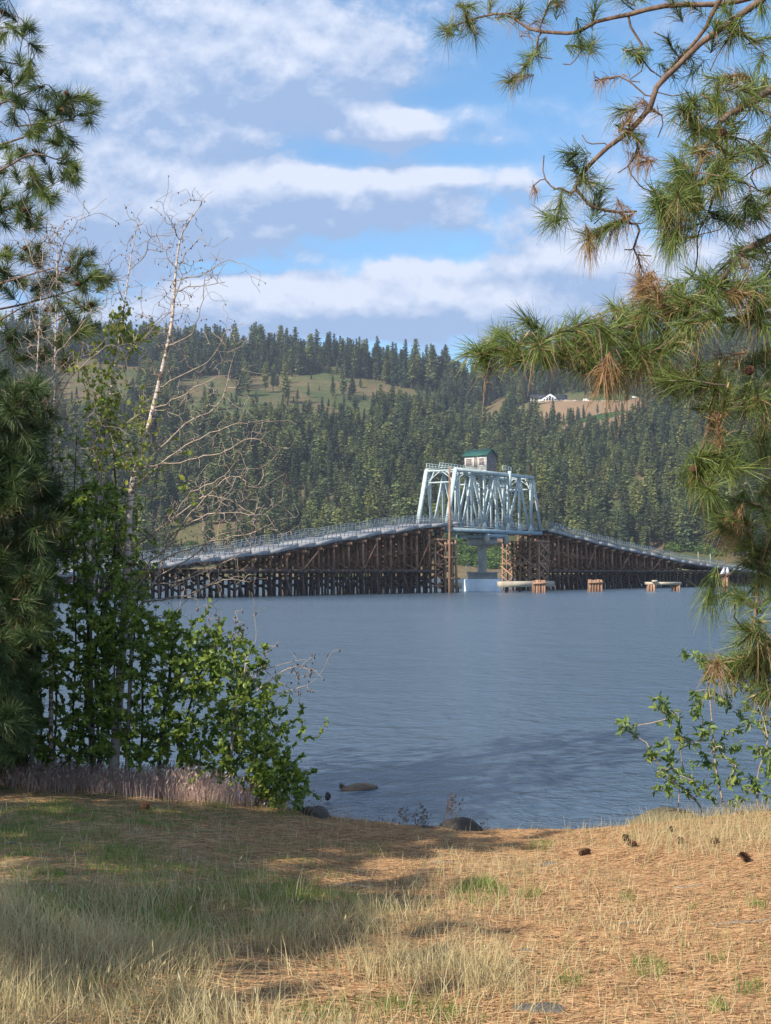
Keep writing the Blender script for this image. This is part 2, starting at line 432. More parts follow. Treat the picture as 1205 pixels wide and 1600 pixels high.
M_con.append(M_deadred)
def conifer(seed, narrow, top, clear, mats):
    """unit tree 25 m tall: crown of drooping sprays on whorls, and a trunk"""
    r = np.random.default_rng(seed)
    H = 25.0; mb = MB(); vs = []; fs = []
    z = H * clear; k = 0
    lump = r.uniform(.7, 1.15, 12)
    while z < H * .99:
        t = (z / H - clear) / (1 - clear)
        prof = (min(1, t / .18 + .35)) * (1 - t) ** (.62 if not top else .42) * (1 - .25 * top * (1 - t))
        rad = H * narrow * prof + .25
        nb = int(5 + 5 * (1 - t))
        a0 = r.uniform(0, 6.28)
        for j in range(nb):
            a = a0 + j * 6.283 / nb + r.uniform(-.35, .35)
            L = rad * r.uniform(.55, 1.12) * lump[int((a % 6.283) / 6.283 * 4) + (4 if t > .5 else 0)]
            up = r.uniform(-.05, .30) + t * .5
            da = np.array([math.cos(a), math.sin(a)])
            # a spray: 3-4 overlapping clumps along the branch
            nc = 2 + int(L > 1.6) + int(L > 3)
            for c in range(nc):
                s = (c + .8) / nc
                cx = da * L * s * .88; cz = z + up * L * s - .20 * L * s * s + r.uniform(-.2, .2)
                sz = (.35 + .24 * L) * r.uniform(.7, 1.2) * (1.1 - .35 * s)
                for q in range(3):
                    th = r.uniform(0, 6.28); tilt = r.uniform(-.7, .7)
                    e1 = np.array([math.cos(th), math.sin(th), tilt * .6]) * sz
                    e2 = np.array([-math.sin(th) * .45, math.cos(th) * .45, r.uniform(-.5, .7)]) * sz * .75
                    c0 = np.array([cx[0], cx[1], cz]) + r.uniform(-.25, .25, 3) * sz
                    i0 = len(vs)
                    vs += [c0 - e1, c0 - e2 * .6, c0 + e1 * r.uniform(.7, 1.2), c0 + e2]
                    fs.append((i0, i0 + 1, i0 + 2, i0 + 3))
        z += H * (.022 + .014 * (1 - t)) * r.uniform(.75, 1.3); k += 1
    vs += [np.array([-.15, 0, H * .95]), np.array([.15, 0, H * .95]), np.array([0, .1, H * 1.03])]
    mb.raw(vs[:-3], fs); mb.raw(vs[-3:], [(0, 1, 2)])
    tr = MB(); tr.tube([(0, 0, -2), (.1, 0, H * .3), (0, .1, H * .6), (0, 0, H * .97)], [.42, .33, .2, .04], 5, cap=False)
    return mb, tr
protos = []
specs = [(1, .17, 0, .08, 0), (2, .20, 0, .12, 1), (3, .22, 1, .22, 1), (4, .15, 0, .15, 2), (5, .24, 1, .30, 0), (6, .20, .6, .18, 1), (7, .18, 0, .05, 2), (8, .15, 0, .2, 3)]
for (sd, nar, top, clr, mi) in specs:
    a, b_ = conifer(sd, nar, top, clr, None)
    ca = a.build('crown', M_con[mi]); cb = b_.build('trunk', M_con_bark)
    j = MB(); j.v = a.v + [v for v in b_.v]; j.n = a.n + b_.n
    j.f = list(a.f) + [f + a.n for f in b_.f]; j.m = a.m + [m_ + 1 for m_ in b_.m]
    jo = j.build('far_tree_source', [M_con[mi], M_con_bark])
    for o in (ca, cb, jo): COL.objects.unlink(o)
    protos.append((ca.data, cb.data, jo))

# scatter
rs = np.random.default_rng(5)
def ell(px, py, cx, cy, a, b_, ang=0):
    x = (px - cx); y = (py - cy); c, s_ = math.cos(ang), math.sin(ang)
    return ((x * c + y * s_) / a) ** 2 + ((-x * s_ + y * c) / b_) ** 2 < 1
def open_ground(px, py):
    """true in the meadows and bare places of the far hillside"""
    m_ = ell(px, py, 545, 598, 112, 19, .10) | ell(px, py, 640, 612, 58, 15, .1) | ell(px, py, 150, 590, 70, 48) | ell(px, py, 460, 584, 80, 14)
    m_ |= ell(px, py, 385, 645, 52, 22, -.2) | ell(px, py, 325, 610, 50, 20) | ell(px, py, 545, 648, 44, 14, -.3) | ell(px, py, 480, 625, 36, 14, .3)
    m_ |= ell(px, py, 910, 646, 104, 30) | ell(px, py, 770, 645, 16, 34, .5) | ell(px, py, 330, 845, 90, 24) | ell(px, py, 300, 640, 20, 30)
    m_ |= ell(px, py, 757, 870, 62, 32) | ell(px, py, 1075, 872, 50, 10) | ell(px, py, 430, 640, 26, 12)
    return m_
N = 26000
uu = rs.uniform(-.36, .36, N); dd_ = np.sqrt(rs.uniform(690 ** 2, 1490 ** 2, N))
XX = uu * dd_; ZZ = hill_z(XX, dd_)
px_, py_ = to_px(np.stack([XX, dd_, ZZ], -1))
open_ = (open_ground(px_, py_) | ((open_ground(px_, py_ - 16) | open_ground(px_, py_ - 30)) & (rs.uniform(0, 1, N) < .88) & (dd_ > 760))) & (dd_ < 1335)
dens = .18 + .60 * vnoise(XX, dd_, 60, 9)
dens = np.where((dd_ > 1020) & (px_ < 730), dens * (.45 + .5 * (vnoise(XX, dd_, 35, 19) > .45)), dens)
dens = np.where(dd_ > 1335, .62 * (vnoise(XX, dd_, 18, 31) > .36), dens)
keep = (rs.uniform(0, 1, N) < dens) & (ZZ > 2.0) & (~open_ | (rs.uniform(0, 1, N) < .15 * (vnoise(XX, dd_, 26, 41) > .52) + .02))
keep &= ~((px_ > 700) & (px_ < 800) & (py_ > 835))
idx = np.nonzero(keep)[0]
XX, YY, ZZ, px_, py_, open_ = XX[idx], dd_[idx], ZZ[idx], px_[idx], py_[idx], open_[idx]
Hh = rs.uniform(.48, 1.22, len(idx)) * (1 + .5 * (vnoise(XX, YY, 90, 4) - .5))
Hh = np.where(open_, Hh * .45, Hh); Hh = np.where(YY > 1335, Hh * 1.38 * rs.uniform(.75, 1.1, len(idx)), Hh)
kind = rs.integers(0, len(protos), len(idx)); kind = np.where((kind == 7) & (rs.uniform(0, 1, len(idx)) < .9), 2, kind); ang = rs.uniform(0, 6.28, len(idx))
sunny = vnoise(XX, YY, 120, 12)
kind = np.where((YY > 1250) & (rs.uniform(0, 1, len(idx)) < .6), rs.choice([3, 6, 0], len(idx)), kind)
vis = (px_ > 225) & (px_ < 1130)
sky_i = np.nonzero(vis & (YY > 1345) & (YY < 1425) & (px_ < 760))[0]
rs.shuffle(sky_i); sky_i = sky_i[:70]
open_i = np.nonzero(vis & open_ & (py_ < 700))[0][:40]
rest = np.setdiff1d(np.nonzero(vis)[0], np.concatenate([sky_i, open_i]))
rest = rest[np.argsort(-(Hh[rest] / YY[rest]) + .004 * (YY[rest] > 790))][: 296 - len(sky_i) - len(open_i)]
single = np.concatenate([sky_i, open_i, rest]).astype(int)
G = 'pine trees of the far shore forest'
LOOK = ['slender mid green pine', 'rather broad olive green pine', 'broad round topped olive pine', 'very narrow dark conifer', 'widest flat topped pine', 'open crowned olive pine', 'bushy dark conifer', 'rust brown dying pine']
def far_tree(i, label, cat='pine tree'):
    ca, cb, _ = protos[kind[i]]
    r_ = bpy.data.objects.new('pine_tree', None); COL.objects.link(r_)
    r_.location = (XX[i], YY[i], ZZ[i] - .3); r_.rotation_euler = (0, 0, ang[i]); r_.scale = (Hh[i],) * 3
    tag(r_, label, cat, G)
    for nm, me in (('crown', ca), ('trunk', cb)):
        c = bpy.data.objects.new(nm, me); COL.objects.link(c); c.parent = r_
def where_along(px):
    if px < 420: return 'above the low left trestle'
    if px < 560: return 'above the middle left trestle'
    if px < 660: return 'above the upper left trestle'
    if px < 850: return 'behind the steel truss'
    if px < 960: return 'above the upper right trestle'
    return 'above the low right trestle'
for i in sky_i: far_tree(i, LOOK[kind[i]] + ' on the skyline ridge ' + ('above the left trestle' if px_[i] < 640 else 'above the steel truss'))
for i in open_i: far_tree(i, LOOK[kind[i]] + ' scattered on the open grassy hillside ' + ('left of the truss' if px_[i] < 700 else 'near the white house'))
for i in rest: far_tree(i, ('tall ' if Hh[i] > .95 else '') + LOOK[kind[i]] + ' near the far shoreline ' + where_along(px_[i]))
others = np.setdiff1d(np.arange(len(idx)), single)

def forest_nodes(name, obs, k):
    ng = bpy.data.node_groups.new(name, 'GeometryNodeTree')
    ng.interface.new_socket('Geometry', in_out='INPUT', socket_type='NodeSocketGeometry')
    ng.interface.new_socket('Geometry', in_out='OUTPUT', socket_type='NodeSocketGeometry')
    gi = ng.nodes.new('NodeGroupInput'); go = ng.nodes.new('NodeGroupOutput'); jn = ng.nodes.new('GeometryNodeJoinGeometry')
    def attr(nm, t):
        a = ng.nodes.new('GeometryNodeInputNamedAttribute'); a.data_type = t; a.inputs['Name'].default_value = nm
        return [o_ for o_ in a.outputs if o_.enabled and o_.name == 'Attribute'][0]
    kd = attr('kind_no', 'INT'); hh = attr('tall', 'FLOAT'); an = attr('turn', 'FLOAT')
    cx = ng.nodes.new('ShaderNodeCombineXYZ'); ng.links.new(an, cx.inputs[2])
    for q, ob in enumerate(obs):
        cmp_ = ng.nodes.new('FunctionNodeCompare'); cmp_.data_type = 'INT'; cmp_.operation = 'EQUAL'
        ins = [s_ for s_ in cmp_.inputs if s_.enabled]
        ng.links.new(kd, ins[0]); ins[1].default_value = q
        io = ng.nodes.new('GeometryNodeObjectInfo'); io.inputs['Object'].default_value = ob
        ip = ng.nodes.new('GeometryNodeInstanceOnPoints')
        ng.links.new(gi.outputs[0], ip.inputs['Points']); ng.links.new(cmp_.outputs[0], ip.inputs['Selection'])
        ng.links.new(io.outputs['Geometry'], ip.inputs['Instance']); ng.links.new(cx.outputs[0], ip.inputs['Rotation'])
        ng.links.new(hh, ip.inputs['Scale']); ng.links.new(ip.outputs[0], jn.inputs[0])
    ng.links.new(jn.outputs[0], go.inputs[0])
    return ng
me = bpy.data.meshes.new('forest'); me.vertices.add(len(others))
me.vertices.foreach_set('co', np.stack([XX[others], YY[others], ZZ[others] - .3], -1).ravel().astype(np.float32))
for nm, t, arr in (('kind_no', 'INT', kind[others]), ('tall', 'FLOAT', Hh[others]), ('turn', 'FLOAT', ang[others])):
    a = me.attributes.new(nm, t, 'POINT'); a.data.foreach_set('value', arr.astype(np.int32 if t == 'INT' else np.float32))
fo = bpy.data.objects.new('forest', me); COL.objects.link(fo)
fo.modifiers.new('trees', 'NODES').node_group = forest_nodes('forest trees', [p_[2] for p_ in protos], 0)
tag(fo, 'dense conifer forest covering the far hillside across the lake', 'forest', kind='stuff')
print('forest', len(others), 'single', len(single))

# round leafy bushes on the far bank
def leaf_ball(c, rx, rz, nleaf, size, r):
    d_ = r.normal(size=(nleaf, 3)); d_ /= np.linalg.norm(d_, axis=1)[:, None]
    lump = 1 + .28 * np.sin(d_[:, 0] * 4 + c[0]) * np.cos(d_[:, 1] * 5 + c[1]) + .15 * np.sin(d_[:, 2] * 9)
    P = d_ * (r.uniform(.35, 1, nleaf) ** .5 * lump)[:, None] * np.array([rx, rx, rz])
    P[:, 2] = np.abs(P[:, 2]) * 1.1
    a = r.normal(size=(nleaf, 3)) * size; b2 = r.normal(size=(nleaf, 3)) * size * .7
    V_ = np.stack([P - a, P - b2, P + a, P + b2], 1).reshape(-1, 3) + np.array(c)
    return V_, np.arange(nleaf * 4).reshape(-1, 4)
bl = [(716, 893, 715, 4.6), (730, 888, 705, 5.5), (742, 880, 712, 4), (770, 884, 705, 6.0), (784, 889, 700, 5), (765, 893, 698, 4.5), (722, 862, 740, 3.6), (775, 862, 735, 4),
      (262, 866, 730, 4.2), (300, 878, 715, 4.6), (352, 862, 730, 3.2), (395, 858, 735, 4.5), (250, 884, 705, 5.), (1075, 862, 705, 6), (1100, 872, 700, 5), (1052, 868, 705, 5), (1120, 884, 695, 4), (985, 868, 712, 3.2)]
bl += [(700 + q * 7.5, 893, 676 + 14 * (q % 3), 3.0 + (q * 5 % 4) * .5) for q in range(13)] + [(238 + q * 13, 893, 684 + 12 * (q % 2), 3.4) for q in range(14)]
for k, (px, py, Y, s_) in enumerate(bl):
    p_ = at(px, py, Y); z_ = float(hill_z(p_.x, Y)); z_ = max(z_, .3)
    lab = 'round bright green bush on the far bank ' + ('seen through the channel under the truss' if 700 < px < 800 else 'beyond the low left end of the trestle' if px < 500 else 'beyond the low right end of the trestle')
    t = thing('bush', lab, 'bush', (p_.x, Y, z_), 'bushes on the far bank')
    mb = MB(); V_, F_ = leaf_ball((p_.x, Y, z_), s_, s_ * .85, 900, .36, rs); mb.raw(V_, F_); mb.build('foliage', M_bush, t)
    mb = MB()
    for q in range(4): mb.tube([(p_.x, Y, z_ - .5), (p_.x + rs.uniform(-1, 1) * s_ * .5, Y + rs.uniform(-1, 1) * s_ * .5, z_ + s_ * .7)], [.15, .04], 4)
    mb.build('stem', M_con_bark, t)

# rocks of the far bank in the channel gap
M_rock_tan = mat_mottle('tan bank rock', (.26, .19, .13), (.15, .11, .08), .8, (.35, .27, .2), bstr=.8, bdist=.3)
def rock_mesh(c, rx, ry, rz, seed, n_=24, rough_=.22):
    r = np.random.default_rng(seed); ph = r.uniform(0, 6.28, 9); k_ = r.uniform(1.2, 4.2, (9, 3))
    th = np.linspace(0, 2 * math.pi, n_, endpoint=False); la = np.linspace(-1.5, 1.5, n_ // 2)
    T, L = np.meshgrid(th, la); d_ = np.stack([np.cos(T) * np.cos(L), np.sin(T) * np.cos(L), np.sin(L)], -1)
    s_ = 1 + rough_ * sum(np.sin(d_ @ k_[i] + ph[i]) for i in range(9)) / 3.2 + .05 * np.abs(np.sin(d_ @ (k_[0] * 4)))
    V_ = d_ * s_[..., None] * np.array([rx, ry, rz]) + np.array(c)
    fs = []; m_ = len(la)
    for i in range(m_ - 1):
        for j in range(n_): fs.append((i * n_ + j, i * n_ + (j + 1) % n_, (i + 1) * n_ + (j + 1) % n_, (i + 1) * n_ + j))
    top = V_[-1].mean(0); bot = V_[0].mean(0); V2 = np.concatenate([V_.reshape(-1, 3), [top, bot]]); a = len(V2) - 2
    for j in range(n_): fs.append(((m_ - 1) * n_ + j, (m_ - 1) * n_ + (j + 1) % n_, a, a)); fs.append(((j + 1) % n_, j, a + 1, a + 1))
    mb = MB(); mb.raw(V2, fs); return mb
for k, (px, py, Y, a, c) in enumerate([(723, 862, 728, 5.5, 4.2), (733, 850, 745, 5, 3.5), (712, 874, 722, 4, 3.), (745, 845, 752, 6, 3), (781, 846, 748, 5, 3.), (768, 850, 744, 4, 2.4)]):
    p_ = at(px, py, Y)
    o = rock_mesh(p_, a, a * .8, c, 40 + k).build('bank_rock', M_rock_tan)
    tag(o, 'tan rock outcrop on the far bank seen under the truss', 'rock', 'rocks on the far bank')

# ------------------------------------------------------------------ white house on its terrace
M_wall = mat_mottle('white house wall', (.78, .78, .76), (.70, .70, .69), .3, bstr=.05)
M_roofd = mat_mottle('charcoal roof', (.035, .04, .055), (.055, .06, .075), .8, bstr=.2)
M_glassd = mat_mottle('dark window glass', (.03, .04, .05), (.05, .06, .08), .4, rough=.1, bstr=0, spec=.6)
def house(name, label, px0, px1, Y, z0, depth, wall_h, roof_h, gable_at=None, cat='house'):
    x0 = at(px0, 620, Y).x; x1 = at(px1, 620, Y).x; c = (x0 + x1) / 2
    t = thing(name, label, cat, (c, Y, z0))
    yb = Y + depth
    mb = MB(); mb.box((c, (Y + yb) / 2, z0 + wall_h / 2 - 1), ((x1 - x0) / 2, 0, 0), (0, depth / 2, 0), (0, 0, wall_h / 2 + 1))
    if gable_at:
        g0, g1, gh = gable_at
        mb.box(((g0 + g1) / 2 + c, Y - 1.5, z0 + wall_h / 2 - 1), ((g1 - g0) / 2, 0, 0), (0, 1.6, 0), (0, 0, wall_h / 2 + 1))
        gm_ = (g0 + g1) / 2 + c
        mb.raw([(g0 + c, Y - 3.1, z0 + wall_h), (g1 + c, Y - 3.1, z0 + wall_h), (gm_, Y - 3.1, z0 + wall_h + gh),
                (g0 + c, Y - 2.8, z0 + wall_h), (g1 + c, Y - 2.8, z0 + wall_h), (gm_, Y - 2.8, z0 + wall_h + gh)],
               [(0, 1, 2, 2), (5, 4, 3, 3), (0, 2, 5, 3), (2, 1, 4, 5)])
    for e in (x0, x1):
        s_ = 1 if e == x1 else -1
        mb.raw([(e, Y, z0 + wall_h), (e, yb, z0 + wall_h), (e, (Y + yb) / 2, z0 + wall_h + roof_h)], [(0, 1, 2)])
    mb.build('wall', M_wall, t)
    o_ = .8; mb = MB(); ym = (Y + yb) / 2; zr = z0 + wall_h
    for sgn, ye in ((-1, Y - o_), (1, yb + o_)):
        A = np.array([(x0 - o_, ye, zr - .25), (x1 + o_, ye, zr - .25), (x1 + o_, ym, zr + roof_h), (x0 - o_, ym, zr + roof_h)])
        B = A + np.array([0, 0, .3]); mb.raw(np.concatenate([A, B]), [(0, 1, 2, 3), (4, 7, 6, 5), (0, 4, 5, 1), (1, 5, 6, 2), (3, 2, 6, 7), (0, 3, 7, 4)])
    if gable_at:
        for a_, b__ in (((g0 + c - .6), gm_), ((g1 + c + .6), gm_)):
            A = np.array([(a_, Y - 3.7, zr - .35), (b__, Y - 3.7, zr + gh + .1), (b__, ym, zr + gh + .1), (a_, ym, zr - .35)])
            B = A + np.array([0, 0, .3]); mb.raw(np.concatenate([A, B]), [(0, 1, 2, 3), (4, 7, 6, 5), (0, 4, 5, 1), (1, 5, 6, 2), (3, 2, 6, 7), (0, 3, 7, 4)])
    mb.build('roof', M_roofd, t)
    return t, c, x0, x1
t, c, x0, x1 = house('house', 'white single storey house with dark roof and tall gable windows on the hillside terrace', 831, 886, HOUSE_Y, HOUSE_Z, 12, 3.6, 3.9, (-7, 7, 4.2))
for wx, wy, wz, w_, h_ in [(-4.8, -3.14, 1.6, 1.6, 2.6), (-2.4, -3.14, 2.4, 2.0, 3.9), (0, -3.14, 3.0, 2.0, 5.2), (2.4, -3.14, 2.4, 2.0, 3.9), (4.8, -3.14, 1.6, 1.6, 2.6), (-11.3, -.05, 1.9, 2.6, 1.6), (9.2, -.05, 1.9, 2.0, 1.7), (12, -.05, 1.9, 2.0, 1.7)]:
    mb = MB(); mb.box((c + wx, HOUSE_Y + wy, HOUSE_Z + wz), (w_ / 2, 0, 0), (0, .06, 0), (0, 0, h_ / 2)); mb.build('window', M_glassd, t)
p_ = at(1010, 627, HOUSE_Y)
house('shed', 'small blue grey outbuilding on the terrace far right of the white house', 1105, 1118, HOUSE_Y, HOUSE_Z, 6, 3, 1.6, cat='shed')
M_white = mat_mottle('white paint', (.75, .76, .76), (.68, .69, .70), .5, bstr=.02, rough=.4)
M_tyre = mat_mottle('black rubber', (.02, .02, .02), (.03, .03, .03), 2)
def vehicle(name, label, px, Y, L, Hh_, cat):
    p = at(px, 630, Y); z0 = float(hill_z(p.x, Y)); t = thing(name, label, cat, (p.x, Y, z0), 'vehicles parked on the terrace')
    mb = MB(); x = p.x
    prof = [(-.5, .25), (-.5, .55), (-.42, .95), (.12, 1.0), (.22, .62), (.5, .52), (.5, .25)]
    A = [(x + a * L, Y - .95, z0 + b_ * Hh_) for a, b_ in prof]; B = [(q[0], Y + .95, q[2]) for q in A]
    k = len(prof); mb.raw(A + B, [(i, (i + 1) % k, (i + 1) % k + k, i + k) for i in range(k)])
    for S in (0, k): mb.raw((A + B)[S:S + k], [(0, 1, 2, 3), (0, 3, 4, 4), (0, 4, 5, 6)])
    mb.build('body', M_white, t)
    for sx in (-.3, .32):
        w_ = MB(); w_.tube([(x + sx * L, Y - 1.0, z0 + .38), (x + sx * L, Y + 1.0, z0 + .38)], .38, 10); w_.build('wheel', M_tyre, t)
    g = MB(); g.box((x + .17 * L, Y, z0 + .80 * Hh_), (.04 * L, 0, .0), (0, .8, 0), (0, 0, .13 * Hh_)); g.build('windscreen', M_glassd, t)
vehicle('parked_van', 'white van parked on the terrace right of the white house', 916, HOUSE_Y - 6, 5.6, 2.7, 'van')
vehicle('parked_car', 'low white car parked between the white house and the white van', 899, HOUSE_Y - 5, 4.4, 1.5, 'car')
vehicle('parked_van', 'white van parked at the far right end of the terrace', 992, HOUSE_Y - 6, 4.8, 2.3, 'van')
# the gravelled edge wall of the terrace
mb = MB(); pts = [(at(px, 630, HOUSE_Y - 12).x) for px in (836, 850, 880, 910, 940, 975)]
for a, b_ in zip(pts[:-1], pts[1:]): mb.beam((a, HOUSE_Y - 9, HOUSE_Z + .2), (b_, HOUSE_Y - 9, HOUSE_Z + .2), .5, 1.0)
tag(mb.build('retaining_wall', mat_mottle('pale gravel', (.42, .33, .25), (.33, .25, .18), .4)), 'pale low wall along the front edge of the house terrace', 'wall')
# ------------------------------------------------------------------ the bridge
S = 3.0 / 2.6
BD = np.array([0.5812, 0.8137, 0.0]); BP = np.array([-0.8137, 0.5812, 0.0]); UPV = np.array([0, 0, 1.0])
B0 = np.array([8.3, 172.0, 0]) * S
def bp(t, w, zr):
    """t along the bridge, w across it (both before scale), zr height above the eye"""
    return B0 + BD * t * S + BP * w * S + UPV * (3.0 + zr * S)
def wz(t, w, z):
    p = bp(t, w, 0); p[2] = z; return p
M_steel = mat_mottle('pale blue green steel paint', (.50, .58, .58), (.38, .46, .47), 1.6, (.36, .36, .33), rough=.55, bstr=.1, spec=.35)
M_steel_d = mat_mottle('darker blue grey steel', (.30, .39, .44), (.23, .31, .36), 1.2, (.38, .46, .5), rough=.6, bstr=.1)  # darker, bluer steel for bottom chords, floor beams and turning gear
M_rail = mat_mottle('galvanised railing', (.30, .34, .37), (.22, .26, .29), 2, rough=.5, bstr=.05, metal=.2)
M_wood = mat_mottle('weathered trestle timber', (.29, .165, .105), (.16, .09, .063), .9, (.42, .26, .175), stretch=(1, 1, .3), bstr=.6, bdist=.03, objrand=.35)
M_wood_l = mat_mottle('rust brown lit timber', (.36, .22, .145), (.24, .145, .10), .9, (.46, .31, .22), stretch=(1, 1, .25), bstr=.6, bdist=.03, objrand=.3)  # trestle timber again, paler and warmer: the sun's light put into colour
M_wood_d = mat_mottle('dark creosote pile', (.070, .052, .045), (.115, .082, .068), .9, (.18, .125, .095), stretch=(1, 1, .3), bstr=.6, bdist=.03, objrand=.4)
M_deck = mat_mottle('pale deck fascia', (.36, .36, .37), (.27, .27, .28), 1.4, bstr=.2)
M_conc = mat_mottle('grey concrete', (.36, .35, .33), (.25, .24, .23), .7, (.43, .41, .38), bstr=.3)
M_conc_w = mat_mottle('white painted caisson', (.66, .72, .76), (.52, .60, .66), .5, (.74, .78, .80), bstr=.2)
M_tan = mat_mottle('tan concrete beam', (.50, .44, .34), (.38, .33, .26), .8, (.56, .50, .40), bstr=.3)

LT = np.array([-75, -70, -53.5, -36, -21, -1.0, 0]); LZ = np.array([-.9, -.75, .36, 2.0, 3.84, 6.1, 6.15])
RT = np.array([23.5, 24.2, 34.6, 45.3, 58, 70, 87.7, 100, 130]); RZ = np.array([5.85, 5.8, 4.78, 3.7, 2.77, 1.71, .68, .1, -.6])
def deck_z(t): return float(np.interp(t, LT, LZ)) if t < 10 else float(np.interp(t, RT, RZ))
WN, WF = -0.35, 4.7          # near and far edges of the trestle

def trestle(name, label, t0, t1, step, end_side):
    base = wz((t0 + t1) / 2, 2.2, 0)
    T = thing(name, label, 'trestle bridge', tuple(base), 'timber trestles of the bridge')
    ts = np.arange(t0, t1 + .01, step)
    r = np.random.default_rng(int(abs(t0 * 10)))
    ml = 3.05
    for k, t in enumerate(ts):
        zt = 3 + deck_z(t) * S - .55
        low = zt - ml < 1.2
        bent = MB(); lo = MB()
        zz = zt if not low else zt
        # lower tier: battered and upright piles standing in the water
        top = min(ml, zt) - .25
        pw = np.linspace(WN + .1, WF - .1, 7)
        for j, w in enumerate(pw):
            bat = (w - 2.2) * .10 + r.uniform(-.08, .08); tt = r.uniform(-.08, .08)
            lo.tube([wz(t + tt * 2, w + bat, -1.5), wz(t, w, top)], [r.uniform(.15, .21), r.uniform(.13, .17)], 7, jit=.05)
        if r.uniform() < .55:      # a loose raking pile beside the bent
            w = r.choice([WN - .35, WN + .2]); lo.tube([wz(t + r.uniform(.4, 1.4), w - .3, -1.2), wz(t - r.uniform(0, .8), w + .3, top + .1)], .15, 6)
        lo.beam(wz(t - .12, WN, top - .15), wz(t - .12, WF, .7), .10, .28)
        lo.beam(wz(t + .12, WF, top - .15), wz(t + .12, WN, .7), .10, .28)
        lo.beam(wz(t, WN - .35, top + .12), wz(t, WF + .35, top + .12), .34, .34)
        if not low:
            h = zt - ml
            for j, w in enumerate((WN + .12, .55, 1.4, 2.2, 3.0, 3.85, WF - .12)):
                bent.beam(wz(t, w + (w - 2.2) * .03 * h * .2, ml + .10), wz(t, w, zt - .3), .30, .30, up=BD)
            nx = max(1, int(round(h / 2.8)))
            for q in range(nx):
                za = ml + .25 + (h - .7) * q / nx; zb = ml + .25 + (h - .7) * (q + 1) / nx
                bent.beam(wz(t - .12, WN, za), wz(t - .12, WF, zb - .1), .09, .26)
                bent.beam(wz(t + .12, WF, za), wz(t + .12, WN, zb - .1), .09, .26)
                if q: bent.beam(wz(t - .13, WN - .2, za - .08), wz(t - .13, WF + .2, za - .08), .10, .26)
            bent.beam(wz(t, WN - .4, zt - .15), wz(t, WF + .4, zt - .15), .34, .34)
            # knee brace along the near side, slanting up to the next bent
            if k % 4 == 0 and k + 1 < len(ts) and h > 2:
                z2 = 3 + deck_z(ts[k + 1]) * S - .8
                bent.beam(wz(t, WN - .1, ml + .3), wz(ts[k + 1], WN - .1, min(z2, ml + 4.5)), .12, .24)
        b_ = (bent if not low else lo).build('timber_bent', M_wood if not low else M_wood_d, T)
        if not low: lo.build('pile_row', M_wood_d, b_)
    # longitudinal ledge at the waist
    for w in (WN - .22, WF + .22):
        mb = MB()
        for a, b2 in zip(ts[:-1], ts[1:]):
            if min(3 + deck_z(a) * S - .55, 3 + deck_z(b2) * S - .55) > ml + .3:
                mb.beam(wz(a, w, ml + .02), wz(b2, w, ml + .02), .16, .42)
        if mb.n: mb.build('waist_beam', M_wood_d, T)
    # stringers
    mb = MB()
    for w in (WN + .2, 1.4, 3.0, WF - .2):
        for a, b2 in zip(ts[:-1], ts[1:]):
            mb.beam(wz(a, w, 3 + deck_z(a) * S - .42), wz(b2, w, 3 + deck_z(b2) * S - .42), .2, .34)
    mb.build('stringer', M_wood_d, T)
    # walkway in short ramps with level landings between them
    seg = 7.6; a = t0 - .3; prev = None
    tt = [a]
    while tt[-1] < t1 + .3: tt.append(tt[-1] + seg)
    for a, b2 in zip(tt[:-1], tt[1:]):
        za, zb = 3 + deck_z(a) * S, 3 + deck_z(b2) * S
        mid = a + (b2 - a) * (.62 if t0 < 0 else .38); zm = zb if t0 < 0 else za
        zm = .45 * zm + .55 * (za + (zb - za) * (.62 if t0 < 0 else .38))
        mb = MB(); rl = MB()
        for (p, q, z0_, z1_) in ((a, mid, za, zm), (mid, b2, zm, zb)):
            mb.beam(wz(p, WN - .1, z0_ - .05), wz(q, WN - .1, z1_ - .05), .08, .5)
            mb.beam(wz(p, WF + .1, z0_ - .05), wz(q, WF + .1, z1_ - .05), .08, .5)
            c0, c1 = wz(p, 2.2, z0_ + .05), wz(q, 2.2, z1_ + .05)
            mb.beam(c0, c1, (WF - WN) * S, .10)
            for w in (WN - .06, WF + .06):
                for hh in (1.30, 1.02, .30):
                    rl.beam(wz(p, w, z0_ + hh), wz(q, w, z1_ + hh), .05, .06)
                n_ = max(2, int((q - p) / .9) + 1)
                for j in range(n_):
                    s_ = p + (q - p) * j / n_; z_ = z0_ + (z1_ - z0_) * j / n_
                    rl.beam(wz(s_, w, z_ + .1), wz(s_, w, z_ + 1.30), .055, .055, up=BD)
                m_ = int((q - p) / .19)
                for j in range(m_):
                    s_ = p + (q - p) * (j + .5) / m_; z_ = z0_ + (z1_ - z0_) * (j + .5) / m_
                    rl.beam(wz(s_, w, z_ + .3), wz(s_, w, z_ + 1.02), .022, .022, up=BD)
        d_ = mb.build('walkway', M_deck, T)
        rl.build('railing', M_rail, d_)
    return T
trestle('timber_trestle', 'long timber trestle climbing from the left up to the steel truss', -73.5, -1.2, 2.72, 1)
trestle('timber_trestle', 'long timber trestle running down from the steel truss to the right, beyond the piles', 24.6, 118, 2.85, -1)

